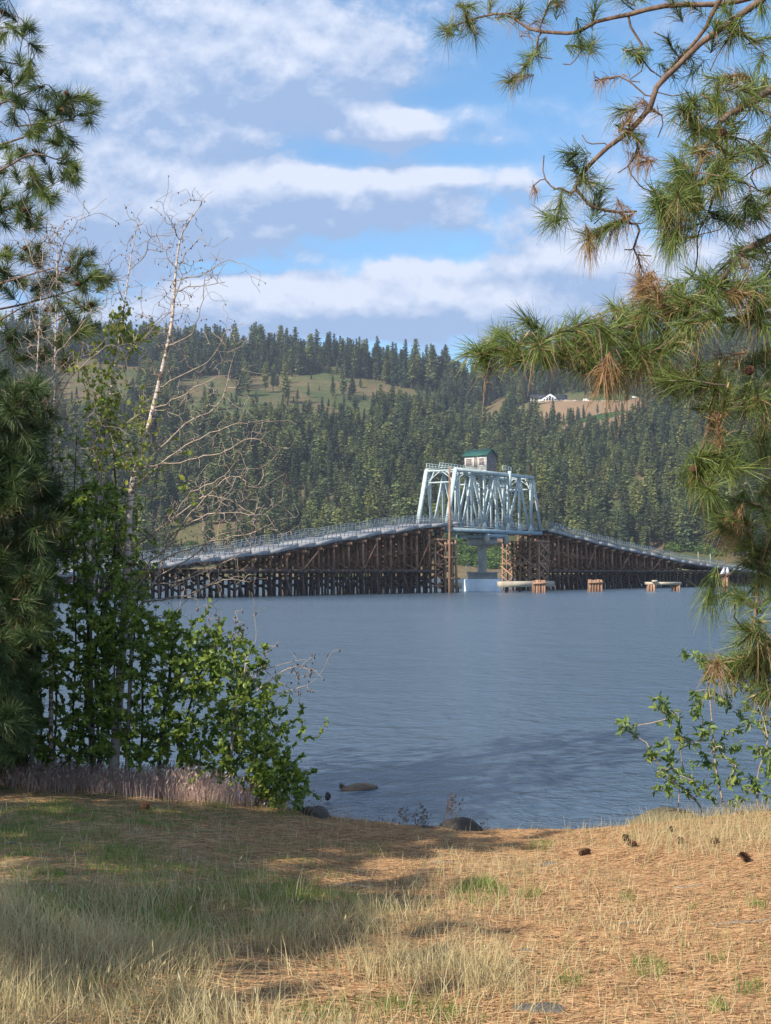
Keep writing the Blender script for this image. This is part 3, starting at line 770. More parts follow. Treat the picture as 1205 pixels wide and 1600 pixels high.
# longitudinal cross bracing on the tall ends of the two trestles: fender towers
def tower(label, t0, t1, w0, w1, ztop, mat, nrow):
    T = thing('fender_tower', label, 'fender', tuple(wz((t0 + t1) / 2, (w0 + w1) / 2, 0)), 'fender towers of the channel')
    tp = np.linspace(t0, t1, nrow); wp = np.linspace(w0, w1, 5)
    for t in (tp[0], tp[-1]) if nrow < 3 else tp:
        for w in wp:
            if t in (tp[0], tp[-1]) or w in (wp[0], wp[-1]):
                mb = MB(); mb.tube([wz(t, w, -1.5), wz(t, w, ztop)], [.20, .15], 7, jit=.05); mb.build('post', mat, T)
    zs = np.linspace(.9, ztop - .5, 5)
    for k_, (w, t_) in enumerate(((w0 - .15, None), (None, t0 - .15))):
        for a, b_ in zip(zs[:-1], zs[1:]):
            mb = MB()
            if w is not None:
                mb.beam(wz(t0, w, a), wz(t1, w, b_), .12, .28); mb.beam(wz(t0, w - .1, b_), wz(t1, w - .1, a), .12, .28)
            else:
                mb.beam(wz(t_, w0, b_), wz(t_, (w0 + w1) / 2, a), .28, .12); mb.beam(wz(t_, (w0 + w1) / 2, b_), wz(t_, w1, a), .28, .12)
            mb.build('brace', mat, T)
        mb = MB()
        for z in (zs[0], zs[2], ztop - .2):
            if w is not None: mb.beam(wz(t0 - .3, w, z), wz(t1 + .3, w, z), .16, .3)
            else: mb.beam(wz(t_, w0 - .3, z), wz(t_, w1 + .3, z), .3, .16)
        mb.build('waling', mat, T)
    return T
tower('cross braced timber tower at the channel end of the left trestle', -4.6, -.6, WN - .2, WF, 7.7, M_wood, 3)
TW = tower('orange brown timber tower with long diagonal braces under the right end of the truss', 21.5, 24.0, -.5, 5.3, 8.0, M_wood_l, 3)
for w in (.3, 1.6, 2.9, 4.2):
    for t in (22.3, 23.4):
        mb = MB(); mb.tube([wz(t, w, -1.5), wz(t, w, 7.9)], [.22, .18], 7, jit=.05); mb.build('post', M_wood, TW)
for z in (2.2, 3.6, 5.0, 6.4):
    mb = MB(); mb.beam(wz(22.8, -.5, z), wz(22.8, 5.3, z + 1.2), .2, .3); mb.beam(wz(23.6, -.5, z + 1.2), wz(23.6, 5.3, z), .2, .3); mb.build('brace', M_wood, TW)
for k in range(5):
    za = 8.4 - k * 1.5; mb = MB(); wa, wb = 5.4, -.5; zb_ = za - 5.2
    if zb_ < .6: wb = wa - (wa - wb) * (za - .6) / 5.2; zb_ = .6
    if za > 7.7: wa = wa - (wa - wb) * (za - 7.7) / 5.2; za = 7.7
    mb.beam(wz(21.2, wa, za), wz(21.2, wb, zb_), .26, .14); mb.build('brace', M_wood_l, TW)
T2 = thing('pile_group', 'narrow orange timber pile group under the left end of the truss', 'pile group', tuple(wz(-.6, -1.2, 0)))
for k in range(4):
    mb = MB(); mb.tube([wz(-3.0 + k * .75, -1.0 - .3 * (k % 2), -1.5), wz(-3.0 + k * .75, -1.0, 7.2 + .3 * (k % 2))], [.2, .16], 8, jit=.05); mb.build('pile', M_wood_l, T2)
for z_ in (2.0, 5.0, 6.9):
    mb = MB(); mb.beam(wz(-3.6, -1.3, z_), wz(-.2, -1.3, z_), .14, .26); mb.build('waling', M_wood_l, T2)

# tall mooring pole in front of the left end post
mb = MB(); q0 = at(702.5, 925, 190); q1 = at(702.5, 729, 190); mb.tube([(q0.x, 190, -2), (q0.x + .03, 190, 8), (q1.x, 190, q1.z)], [.19, .16, .12], 10, jit=.03)
tag(mb.build('mooring_pole', M_wood), 'tall slender brown timber pole in front of the left end of the truss', 'pole')

# steel truss span ------------------------------------------------
TB0, TB1 = -1.2, 23.0; TT0, TT1 = .95, 20.7; ZB, ZT = 5.3, 12.95
T = thing('truss_span', 'pale blue green steel truss span with lattice members raised over the channel', 'truss bridge', tuple(wz(11, 2.2, 3 + 5 * S)))
WT = (0.0, 4.4)
nodes_b = np.linspace(TB0, TB1, 9); nodes_t = np.linspace(TT0, TT1, 8)
def lattice(mb, p, q, wdt, across):
    """latticed member: two side plates joined by zigzag lacing"""
    p, q = np.array(p), np.array(q); d_ = q - p; L = np.linalg.norm(d_); d_ /= L
    a = np.cross(d_, across); a /= np.linalg.norm(a)
    for s_ in (-1, 1): mb.beam(p + a * s_ * wdt / 2, q + a * s_ * wdt / 2, .065, .22, up=across)
    n_ = max(3, int(L / (wdt * .95)))
    for face in (-.10, .10):
        for j in range(n_):
            u0 = p + d_ * L * j / n_; u1 = p + d_ * L * (j + 1) / n_; s_ = 1 if j % 2 else -1
            mb.beam(u0 + a * s_ * wdt / 2 + across * face, u1 - a * s_ * wdt / 2 + across * face, .06, .02, up=across)
NB = BP
for wi, w in enumerate(WT):
    M1 = M_steel_d if wi == 0 else M_steel
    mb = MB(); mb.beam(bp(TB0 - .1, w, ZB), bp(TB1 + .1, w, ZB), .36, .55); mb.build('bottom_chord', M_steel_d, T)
    mb = MB(); mb.beam(bp(TT0 - .1, w, ZT), bp(TT1 + .1, w, ZT), .42, .48); mb.build('top_chord', M_steel, T)
    mb = MB(); mb.beam(bp(TB0, w, ZB + .25), bp(TT0, w, ZT), .42, .55, up=NB); mb.build('end_post', M_steel, T)
    mb = MB(); lattice(mb, bp(TB1, w, ZB + .2), bp(TT1, w, ZT), .42, NB); mb.build('end_post', M_steel, T)
    # verticals and diagonals
    for k in range(1, 8):
        tb = nodes_b[k]; tt_ = float(np.clip(tb, TT0 + .3, TT1 - .3))
        mb = MB()
        if k in (1, 7): mb.beam(bp(tb, w, ZB + .2), bp(tt_, w, ZT - .2), .16, .22, up=NB)
        else: lattice(mb, bp(tb, w, ZB + .2), bp(tb, w, ZT - .2), .34, NB)
        mb.build('vertical', M_steel, T)
        gp = MB(); gp.raw([bp(tb - .62, w - .12, ZB + .2), bp(tb + .62, w - .12, ZB + .2), bp(tb + .2, w - .12, ZB + 1.15), bp(tb - .2, w - .12, ZB + 1.15),
                           bp(tb - .62, w - .09, ZB + .2), bp(tb + .62, w - .09, ZB + .2), bp(tb + .2, w - .09, ZB + 1.15), bp(tb - .2, w - .09, ZB + 1.15)],
                          [(0, 1, 2, 3), (7, 6, 5, 4), (0, 4, 5, 1), (1, 5, 6, 2), (2, 6, 7, 3), (3, 7, 4, 0)])
        gp.build('gusset', M_steel, T)
    for k, (a, b_, ta, tb_) in enumerate([(TT0, nodes_b[1] + .5, 1, 0), (nodes_b[2] + .1, nodes_b[1] + .7, 1, 0), (nodes_b[2] + .2, nodes_b[3], 1, 0), (nodes_b[4] - .1, nodes_b[3], 1, 0),
                                          (nodes_b[4] + .1, nodes_b[5], 1, 0), (nodes_b[6] - .1, nodes_b[5], 1, 0), (nodes_b[6] + .1, nodes_b[7] - .4, 1, 0), (TT1, nodes_b[7], 1, 0)]):
        mb = MB(); lattice(mb, bp(a, w, ZT - .2), bp(b_, w, ZB + .25), .36, NB); mb.build('diagonal', M_steel, T)
# portal and sway frames between the two trusses
for t in [nodes_t[q] for q in (0, 2, 4, 5, 7)]:
    mb = MB(); z0_ = ZT - .1; z1_ = ZT - 1.6
    for z_ in (z0_, z1_): mb.beam(bp(t, WT[0], z_), bp(t, WT[1], z_), .18, .2)
    mid = (WT[0] + WT[1]) / 2
    mb.beam(bp(t, WT[0], z1_ - 1.1), bp(t, mid * .55, z0_), .12, .16, up=BD); mb.beam(bp(t, WT[1], z1_ - 1.1), bp(t, WT[1] - mid * .55, z0_), .12, .16, up=BD)
    mb.beam(bp(t, WT[0], z1_), bp(t, mid, z0_), .1, .12, up=BD); mb.beam(bp(t, WT[1], z1_), bp(t, mid, z0_), .1, .12, up=BD)
    mb.build('sway_frame', M_steel, T)
mb = MB()
for a, b_ in zip(nodes_t[:-1], nodes_t[1:]):
    mb.beam(bp(a, WT[0], ZT), bp(b_, WT[1], ZT), .14, .1); mb.beam(bp(a, WT[1], ZT), bp(b_, WT[0], ZT), .14, .12)
mb.build('top_lateral_bracing', M_steel, T)
for k in range(9):
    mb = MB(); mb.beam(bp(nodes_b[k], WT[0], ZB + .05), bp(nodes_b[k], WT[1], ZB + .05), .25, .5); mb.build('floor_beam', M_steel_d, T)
dk = MB(); dk.beam(bp(TB0 - .3, 2.2, ZB + .42), bp(TB1 + .3, 2.2, ZB + .42), 4.1 * S, .14); dko = dk.build('walkway', M_deck, T)
rl = MB()
for w in (.35, 4.05):
    for z_ in (.75, 1.15, 1.5): rl.beam(bp(TB0, w, ZB + z_), bp(TB1, w, ZB + z_), .05, .06)
    for j in range(60): 
        t = TB0 + (TB1 - TB0) * j / 59; rl.beam(bp(t, w, ZB + .45), bp(t, w, ZB + 1.5), .04, .04, up=BD)
rl.build('railing', M_rail, dko)
# catwalk on the top chords, with its railings
for nm, (t0_, t1_, w_, hh) in {'a': (TT0, 9.5, 4.4, .6), 'd': (TT0, 9.5, 2.4, .6), 'b': (12.8, 15.0, .1, .85), 'c': (12.8, 15.0, 3.4, .85)}.items():
    cw = MB(); cw.beam(bp(t0_, w_ - .35 if w_ > 1 else w_ + .4, ZT + .28), bp(t1_, w_ - .35 if w_ > 1 else w_ + .4, ZT + .28), .9, .07); c_ = cw.build('catwalk', M_steel, T)
    r2 = MB()
    for z_ in (.3 + hh * .5, .3 + hh): r2.beam(bp(t0_, w_, ZT + z_), bp(t1_, w_, ZT + z_), .07, .07)
    n_ = int((t1_ - t0_) / .75) + 1
    for j in range(n_ + 1):
        t = t0_ + (t1_ - t0_) * j / n_; r2.beam(bp(t, w_, ZT + .25), bp(t, w_, ZT + .3 + hh), .07, .07, up=BD)
    r2.build('railing', M_steel, c_)
# hoist gear hanging beside the house
mb = MB(); mb.beam(bp(14.0, -.25, ZT + .5), bp(14.0, -.25, ZT - 2.0), .5, .35, up=BD); mb.box(bp(14.0, -.35, ZT - 2.1), BD * .6, BP * .25, UPV * .22); mb.beam(bp(13.6, -.5, ZT + .2), bp(13.6, -.5, ZT - 1.6), .12, .12, up=BD)
mb.build('hoist', M_steel, T)
# turning gear under the deck
mb = MB()
for k in range(16):
    a = k * math.pi / 8; c0 = wz(10.9, 2.2, 0)
    p = c0 + np.array([math.cos(a), math.sin(a), 0]) * 2.3; mb.tube([p + UPV * (3 + 4.55 * S), p + UPV * (3 + 4.95 * S)], .28, 8)
mb.beam(bp(8.2, 0, 4.7), bp(13.6, 0, 4.7), .3, .5); mb.beam(bp(8.2, 4.4, 4.7), bp(13.6, 4.4, 4.7), .3, .5)
for t in (8.6, 10.9, 13.2): mb.beam(bp(t, -.3, 4.62), bp(t, 4.7, 4.62), .4, .5)
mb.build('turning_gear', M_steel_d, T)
for t in (8.3, 13.2):
    mb = MB(); mb.box(bp(t, -.1, 4.2), BD * .35, BP * .35, UPV * .65); mb.build('jack', M_conc, T)

# bridge tender's house --------------------------------------------
H = thing('control_house', 'small weathered white bridge tender house with green metal roof on top of the truss', 'hut', tuple(bp(10.9, 2.2, ZT + .25)))
hw0, hw1, ht0, ht1 = .75, 4.15, 9.7, 12.0; hz0, hz1, hz2 = ZT + .3, ZT + 2.5, ZT + 3.2
M_peel = mat_mottle('peeling white boards', (.64, .64, .62), (.42, .40, .37), 1.7, (.17, .14, .12), stretch=(1, 1, 2.2), bstr=.5, bdist=.02)
M_bare = mat_mottle('bare grey weathered boards', (.14, .12, .12), (.24, .20, .19), 1.8, (.46, .44, .43), stretch=(1, 1, 2.5), bstr=.5, bdist=.02)
M_green = mat_mottle('green metal roof', (.035, .125, .105), (.035, .10, .088), 1.5, bstr=.1, rough=.45)
mb = MB(); c = bp((ht0 + ht1) / 2, (hw0 + hw1) / 2, (hz0 + hz1) / 2)
mb.box(c, BD * (ht1 - ht0) / 2 * S, BP * (hw1 - hw0) / 2 * S, UPV * (hz1 - hz0) / 2 * S)
wl_ = mb.build('wall', M_peel, H)
mb = MB()
for w in (hw0 - .012, hw1 + .012):
    mb.raw([bp(ht0 + .02, w, hz0), bp(ht1 - .02, w, hz0), bp(ht1 - .02, w, hz1), bp((ht0 + ht1) / 2, w, hz2), bp(ht0 + .02, w, hz1)], [(0, 1, 2, 4), (4, 2, 3, 3)])
mb.build('gable_wall', M_bare, H)
mb = MB(); ov = .25
for s_, te in ((-1, ht0 - ov), (1, ht1 + ov)):
    tm = (ht0 + ht1) / 2
    A = [bp(te, hw0 - ov, hz1 - .16), bp(te, hw1 + ov, hz1 - .16), bp(tm, hw1 + ov, hz2 + .06), bp(tm, hw0 - ov, hz2 + .06)]
    Bq = [q + UPV * .10 for q in A]
    mb.raw(A + Bq, [(0, 1, 2, 3), (4, 7, 6, 5), (0, 4, 5, 1), (1, 5, 6, 2), (2, 6, 7, 3), (3, 7, 4, 0)])
rf = mb.build('roof', M_green, H)
mb = MB()
for j in range(12):
    w = hw0 - ov + (hw1 - hw0 + 2 * ov) * j / 11
    mb.beam(bp(ht0 - ov, w, hz1 - .06), bp((ht0 + ht1) / 2, w, hz2 + .16), .04, .05)
mb.build('seam', M_green, rf)
mb = MB(); mb.box(bp(ht0 - .05, (hw0 + hw1) / 2, hz0 + .05), BD * .1, BP * (hw1 - hw0) / 2 * S, UPV * .12); mb.build('sill', M_peel, H)
for (wc, ww, za, zb, nm) in ((3.45, .95, .75, 1.75, 'window'), (1.45, .85, .75, 1.75, 'window'), (2.4, .62, .45, 1.95, 'door')):
    fr = MB(); z0_, z1_ = hz0 + za, hz0 + zb
    for a_, b_ in (((wc - ww / 2, z0_), (wc + ww / 2, z0_)), ((wc - ww / 2, z1_), (wc + ww / 2, z1_))): fr.beam(bp(ht0 - .04, a_[0], a_[1]), bp(ht0 - .04, b_[0], b_[1]), .1, .1)
    for s_ in (-.5, .5): fr.beam(bp(ht0 - .04, wc + ww * s_, z0_), bp(ht0 - .04, wc + ww * s_, z1_), .1, .1, up=BD)
    o = fr.build(nm, M_peel, H)
    pn = MB(); pn.box(bp(ht0 - .018, wc, (z0_ + z1_) / 2), BD * .014, BP * (ww / 2 - .05) * S, UPV * ((z1_ - z0_) / 2 - .04) * S); pn.build('board', M_bare, o)

# pier: round concrete column with capital, octagonal base and white caisson
P = thing('bridge_pier', 'round concrete pier with flared cap on a white painted caisson in the channel', 'bridge pier', tuple(wz(10.9, 2.2, 0)))
c0 = wz(10.9, 2.2, 0)
def ring(prof, n_, mat, nm, rot=0):
    mb = MB(); vs = []
    for r_, z_ in prof:
        for k in range(n_):
            a = rot + k * 2 * math.pi / n_; vs.append((c0[0] + r_ * math.cos(a), c0[1] + r_ * math.sin(a), z_))
    fs = [(i * n_ + k, i * n_ + (k + 1) % n_, (i + 1) * n_ + (k + 1) % n_, (i + 1) * n_ + k) for i in range(len(prof) - 1) for k in range(n_)]
    vs.append((c0[0], c0[1], prof[-1][1])); t_ = len(vs) - 1; q = (len(prof) - 1) * n_
    fs += [(q + k, q + (k + 1) % n_, t_, t_) for k in range(n_)]
    mb.raw(vs, fs); return mb.build(nm, mat, P)
ring([(.72, 2.5), (.66, 6.6), (1.1, 7.0), (1.2, 7.1)], 24, M_conc, 'column')
ring([(1.6, 6.95), (2.3, 7.15), (2.35, 8.1)], 16, M_conc, 'cap')
ring([(2.35, 1.5), (2.45, 1.7), (2.45, 2.75), (2.6, 2.78), (2.6, 2.95)], 8, M_conc, 'plinth', .39)
ring([(2.95, -1.5), (2.95, 1.75), (2.75, 1.85)], 8, M_conc_w, 'caisson', .39)
mb = MB()
for a in (2.9, 3.3, 3.8, 4.4):
    p = c0 + np.array([math.cos(a) * 2.5, math.sin(a) * 2.5, 0]); mb.beam(p + UPV * 2.9, p + UPV * 4.0, .06, .06, up=BD)
for a, b_ in ((2.9, 3.3), (3.3, 3.8)):
    p = c0 + np.array([math.cos(a) * 2.5, math.sin(a) * 2.5, 3.9]); q = c0 + np.array([math.cos(b_) * 2.5, math.sin(b_) * 2.5, 3.9]); mb.beam(p, q, .05, .05)
mb.build('railing', M_steel, P)

# tan concrete guard beams near the water
def guard(label, px0, px1, Y0, Y1, y0, y1):
    a = at(px0, y1, Y0); b_ = at(px1, y1, Y1); zt = at(px0, y0, Y0).z; zb = at(px0, y1, Y0).z
    t = thing('guard_beam', label, 'concrete beam', tuple((a + b_) / 2), 'concrete guard beams beside the channel')
    mb = MB(); mb.beam((a.x, a.y, (zt + zb) / 2), (b_.x, b_.y, (zt + zb) / 2), .9, zt - zb); mb.build('beam', M_tan, t)
    for k in range(4):
        f_ = (k + .5) / 4; p = mb_p = np.array(a) * (1 - f_) + np.array(b_) * f_; mb = MB()
        mb.tube([(p[0], p[1] + .1, -1.5), (p[0], p[1] + .1, zb + .05)], .22, 8); mb.build('pile', M_wood_d, t)
guard('long tan concrete beam on piles right of the white caisson', 781, 863, 196, 205, 908.5, 917.5)
guard('short tan concrete beam left of the channel beside the pole', 688, 719, 198.5, 200.5, 910, 920)

# pile dolphins
def dolphin(label, pxa, pxb, y_top, Y, n_, group='timber pile clusters in the water', cap=True):
    xa, xb = at(pxa, 900, Y).x, at(pxb, 900, Y).x; zt = at(pxa, y_top, Y).z
    t = thing('pile_cluster', label, 'pile cluster', ((xa + xb) / 2, Y, 0), group)
    r = np.random.default_rng(int(pxa)); k = 0
    for row in range(3):
        for j in range(n_):
            x = xa + (xb - xa) * (j + .5) / n_ + r.uniform(-.06, .06); y = Y + (row - 1) * .42
            ztop = zt + r.uniform(-.12, .10); mb = MB()
            mb.tube([(x + (x - (xa + xb) / 2) * .12, y, -1.5), (x, y, ztop * .5), (x - (x - (xa + xb) / 2) * .04, y, ztop)], [.2, .18, .17], 8, jit=.06)
            mb.build('pile', M_wood_l if (k * 7 + row) % 3 else M_wood, t); k += 1
    if cap:
        mb = MB(); mb.beam((xa - .1, Y - .75, zt - .38), (xb + .1, Y - .75, zt - .38), .12, .26); mb.build('waling', M_wood_l, t)
dolphin('stout cluster of brown timber piles standing against the tan concrete beam', 832, 853, 907, 196, 5)
dolphin('free standing cluster of timber piles between the truss and the timber bench beam', 919, 941, 906, 207, 5)
dolphin('left of the two dark pile clusters carrying the pale horizontal beam', 1011, 1024, 913, 210, 3, cap=False)
dolphin('right of the two dark pile clusters carrying the pale horizontal beam', 1050, 1063, 912, 212, 3, cap=False)
a = at(1010, 911.5, 210); b_ = at(1062, 911.5, 212)
mb = MB(); mb.beam(a, b_, 1.1, .42); mb.beam((a.x + .8, 209.6, a.z + .35), (a.x + 1.6, 209.6, a.z + .35), .5, .3)
tag(mb.build('timber_beam', M_tan), 'pale horizontal timber laid across two pile clusters right of the channel', 'beam')
dolphin('slim pair of piles carrying the white triangular boards at the far right', 1129, 1137, 903, 216, 2, cap=False)
t = thing('channel_marker', 'white triangular boards standing on piles at the right end of the trestle', 'marker', tuple(at(1132, 903, 216)))
for k, (x0_, x1_, xa) in enumerate(((1125, 1133, 1131.5), (1131, 1141, 1137))):
    A = [at(x0_, 897, 215.6 + k * .5), at(x1_, 897, 215.6 + k * .5), at(xa, 886, 215.6 + k * .5)]; Bq = [q + Vector((0, .08, 0)) for q in A]
    mb = MB(); mb.raw([tuple(q) for q in A + Bq], [(0, 1, 2, 2), (5, 4, 3, 3), (0, 3, 4, 1), (1, 4, 5, 2), (2, 5, 3, 0)]); mb.build('board', M_white, t)
mb = MB(); mb.beam(at(1124, 898, 216), at(1142, 898, 216), .5, .3); mb.build('shelf', M_wood, t)
mb = MB()
for px in (1127, 1133, 1139): q = at(px, 898, 216); mb.tube([(q.x, q.y, 2.0), (q.x, q.y, q.z)], .1, 6)
mb.build('post', M_wood, t)
# two pale posts rising behind the right end of the trestle
for px, y0_ in ((1091, 862), (1110, 865)):
    q0, q1 = at(px, 885, 296), at(px, y0_, 296); mb = MB(); mb.tube([(q0.x, 296, -1), q1], .08, 7)
    tag(mb.build('post', M_conc), 'pale slender post behind the railing near the right end of the trestle', 'post', 'pale posts behind the right trestle')
# ------------------------------------------------------------------ near rocks, log, cones, stones
M_boulder = mat_mottle('dark lichened boulder', (.045, .038, .034), (.085, .072, .062), 3.2, (.11, .10, .07), bstr=.9, bdist=.03)
def boulder(name, label, pxa, pxb, py, top, Y, depth, seed, mat=M_boulder, rough_=.09, cat='rock', sink=.25):
    a = at(pxa, py, Y); b_ = at(pxb, py, Y); t_ = at(pxa, top, Y); rx = (b_.x - a.x) / 2; rz = (t_.z - a.z) * (1 + sink)
    c = ((a.x + b_.x) / 2, Y, a.z - rz * sink * .6)
    o = rock_mesh(c, rx, depth, rz, seed, 44, rough_).build(name, mat, smooth=False)
    return tag(o, label, cat)
boulder('boulder', 'big rounded dark boulder at the water edge in the middle', 684, 757, 1306, 1279, 13.85, .3, 4)
boulder('rock', 'dark rock beneath the shrub at the left end of the bare bank', 470, 517, 1279, 1260, 13.5, .2, 12)
boulder('rock', 'low dark rock in the grass between the weeds and the big boulder', 645, 692, 1306, 1292, 13.7, .2, 15)
boulder('rock', 'flat mossy rock at the bank edge left of the right hand bush', 985, 1105, 1290, 1266, 14.3, .35, 23, mat_mottle('mossy rock', (.10, .085, .05), (.17, .14, .08), 4, (.20, .19, .10), bstr=.9, bdist=.03), .10)
boulder('water_rock', 'tiny dark stone breaking the water left of the floating log', 508, 517, 1243, 1238, 18.0, .05, 31)
# floating log
M_log = mat_mottle('wet driftwood', (.17, .12, .085), (.26, .19, .14), 5, (.09, .07, .05), stretch=(.4, 2, 2), bstr=.9, bdist=.02)
lg = []; 
for px, py, r_ in ((535, 1231, .035), (548, 1231, .055), (560, 1231, .07), (575, 1232, .06), (590, 1235, .03)):
    p = at(px, py, 19.0); lg.append((p.x, 19.0 + (px - 560) * .004, .01))
mb = MB(); mb.tube(lg, [.035, .06, .085, .07, .02], 12, jit=.14); p = lg[0]
mb.tube([(lg[0][0], 19, .03), (lg[0][0] - .02, 18.98, .09)], [.04, .02], 7, jit=.2)
tag(mb.build('floating_log', M_log), 'short brown log floating just off the bank', 'log')

# pine cones on the ground
M_cone = mat_mottle('pine cone scales', (.075, .035, .022), (.15, .075, .045), 40, bstr=.3, bdist=.003)
def cone_mesh(R_, H_, seed=1):
    r = np.random.default_rng(seed); mb = MB(); mb.tube([(0, 0, 0), (0, 0, H_ * .5), (0, 0, H_ * .95)], [R_ * .45, R_ * .5, R_ * .12], 8)
    N_ = 110
    for k in range(N_):
        t = k / N_; a = k * 2.39996; rr = R_ * (math.sin(math.pi * (t * .86 + .12)) ** .7) * r.uniform(.85, 1.1)
        da = np.array([math.cos(a), math.sin(a), 0]); ta = np.array([-math.sin(a), math.cos(a), 0]); z = H_ * t
        w_ = R_ * .24; p0 = da * rr * .35 + UPV * z; p1 = da * rr + UPV * (z + R_ * .30 * (t - .2)); th = R_ * .07
        mb.raw([p0 - ta * w_ * .5, p0 + ta * w_ * .5, p1 + ta * w_, p1 + da * w_ * .35, p1 - ta * w_, p1 * 1.0 + UPV * th], [(0, 1, 2, 5), (0, 5, 4, 4), (2, 3, 5, 5), (3, 4, 5, 5), (0, 4, 3, 2)][:4])
    return mb
CM = cone_mesh(.036, .085).build('cone_source', M_cone); COL.objects.unlink(CM)
CN = [(227, 1266, 'pine cone alone on the shaded grass at the left', 1.3), (906, 1340, 'large pine cone alone on the litter below the right bank', 1.25),
      (980, 1318, 'left of two pine cones lying close together by a green tuft', .95), (994, 1325, 'right of two pine cones lying close together by a green tuft', 1.0),
      (1060, 1320, 'pine cone in the dry grass between the pair of cones and the right group', .9), (1113, 1322, 'pine cone in the dry grass second from the right edge of the slope', 1.0),
      (1171, 1350, 'pine cone nearest the right edge of the picture, on bare litter', 1.1), (1160, 1275, 'pine cone at the crest of the right bank under the bush', 1.0), (1045, 1303, 'pale pine cone high on the right slope in dry grass', .8)]
for k, (px, py, lab, s_) in enumerate(CN):
    g = on_ground(px, py); o = bpy.data.objects.new('pine_cone', CM.data); COL.objects.link(o)
    o.location = (g.x, g.y, g.z + .028); o.rotation_euler = (R(70 + 20 * math.sin(k * 3)), R(20 * math.cos(k)), k * 1.7); o.scale = (s_ * .86,) * 3
    tag(o, lab, 'pine cone', 'pine cones on the ground')
# flat grey stones set in the ground
M_stone = mat_mottle('grey flat stone', (.115, .10, .088), (.17, .15, .13), 12, (.08, .07, .06), bstr=.7, bdist=.01)
def flat(px, py, w_, lab, seed):
    g = on_ground(px, py); rx = w_ * g.y / F / 2
    o = rock_mesh((g.x, g.y, g.z - .016), rx, rx * .75, .035, seed, 40, .10).build('flat_stone', M_stone); tag(o, lab, 'stone')
flat(822, 1489, 40, 'small flat grey stone sunk in the litter', 50); flat(842, 1578, 92, 'larger flat grey stone sunk in the dry grass at the bottom', 51)
flat(862, 1352, 46, 'thin flat grey stone half covered by litter below the large cone', 52)
# twigs on the ground
M_twig = mat_mottle('grey fallen twig', (.20, .16, .13), (.30, .25, .21), 14, bstr=.4, bdist=.004)
for k, (px, py, L_, a, lab) in enumerate([(1080, 1388, .26, .05, 'grey fallen twig on the litter below the right cones'), (1150, 1445, .32, -.03, 'pale thin fallen stick on the litter near the right edge'),
                                     (985, 1445, .16, .1, 'short dark twig left of the pale stick'), (1190, 1443, .14, .2, 'stubby dark twig touching the right edge'), (700, 1350, .3, .1, 'thin stick on the litter below the boulder'),
                                     (560, 1388, .3, -.2, 'slim dark stick lying in the shade'), (20, 1320, .12, .4, 'dark twig in green grass at the left edge')]):
    g = on_ground(px, py); d_ = Vector((math.cos(a), math.sin(a), 0)) * L_ / 2; pts = []
    for q in (-1, -.4, .2, 1): 
        x, y = g.x + d_.x * q, g.y + d_.y * q + .012 * math.sin(q * 4 + k); pts.append((x, y, gz(x, y) + .012 + .004 * math.sin(q * 5)))
    mb = MB(); mb.tube(pts, [.006, .009, .008, .003], 6, jit=.1); tag(mb.build('fallen_twig', M_twig), lab, 'twig')

# ------------------------------------------------------------------ grass
def blades(P, H_, W_, lean, rng_, segs=3, droop=.35, az=None):
    """curved tapering blades: vertices and quads"""
    n_ = len(P); az = rng_.uniform(0, 2 * np.pi, n_) if az is None else az
    d_ = np.stack([np.cos(az), np.sin(az)], 1); fa = rng_.uniform(0, np.pi, n_)
    side = np.stack([np.cos(fa), np.sin(fa), np.zeros(n_)], 1)
    rows = []
    for k in range(segs + 1):
        t = k / segs
        hor = lean * (t ** 1.7) * H_; ver = H_ * (t - droop * lean * t * t)
        c = P + np.stack([d_[:, 0] * hor, d_[:, 1] * hor, ver], 1)
        w_ = (W_ * (1 - t ** 1.4) + .0004)[:, None] * side / 2
        rows += [c - w_, c + w_]
    V_ = np.stack(rows, 1).reshape(-1, 3); st = 2 * (segs + 1)
    b_ = (np.arange(n_) * st)[:, None]
    f_ = np.concatenate([np.stack([b_[:, 0] + 2 * k, b_[:, 0] + 2 * k + 1, b_[:, 0] + 2 * k + 3, b_[:, 0] + 2 * k + 2], 1) for k in range(segs)])
    return V_, f_, P + np.stack([d_[:, 0] * lean * H_, d_[:, 1] * lean * H_, H_ * (1 - droop * lean)], 1)
def sample(n_, mask, r, ylo=4.2, yhi=14.4, half=.33):
    Y = ylo + (yhi - ylo) * r.uniform(0, 1, n_) ** .75; X = r.uniform(-half, half, n_) * Y
    Z = ground_z(X, Y); P = np.stack([X, Y, Z], 1); px, py = to_px(P)
    yc = np.interp(X, CX, CY)
    p = mask(px, py, X, Y); k = (r.uniform(0, 1, n_) < p) & (Y < yc + .25)
    return P[k], px[k], py[k]
def el(px, py, cx, cy, a, b_): return np.clip(1.4 - ((px - cx) / a) ** 2 - ((py - cy) / b_) ** 2, 0, 1)
rg = np.random.default_rng(77)
M_dry = mat_leaf('dry straw grass', [(.42, .32, .16), (.56, .45, .24), (.70, .59, .35), (.42, .38, .17)], .35, .6)
M_green = M_green_roof = M_green
M_grass = mat_leaf('green grass', [(.10, .18, .035), (.16, .26, .05), (.26, .34, .08), (.34, .32, .12)], .4, .55)
M_purple = mat_leaf('reddish seed grass', [(.46, .28, .26), (.60, .40, .37), (.70, .53, .46), (.50, .42, .28)], .35, .6)
M_needle_d = mat_leaf('fallen needles', [(.23, .115, .052), (.35, .195, .092), (.50, .32, .165), (.14, .075, .038)], .1, .7)
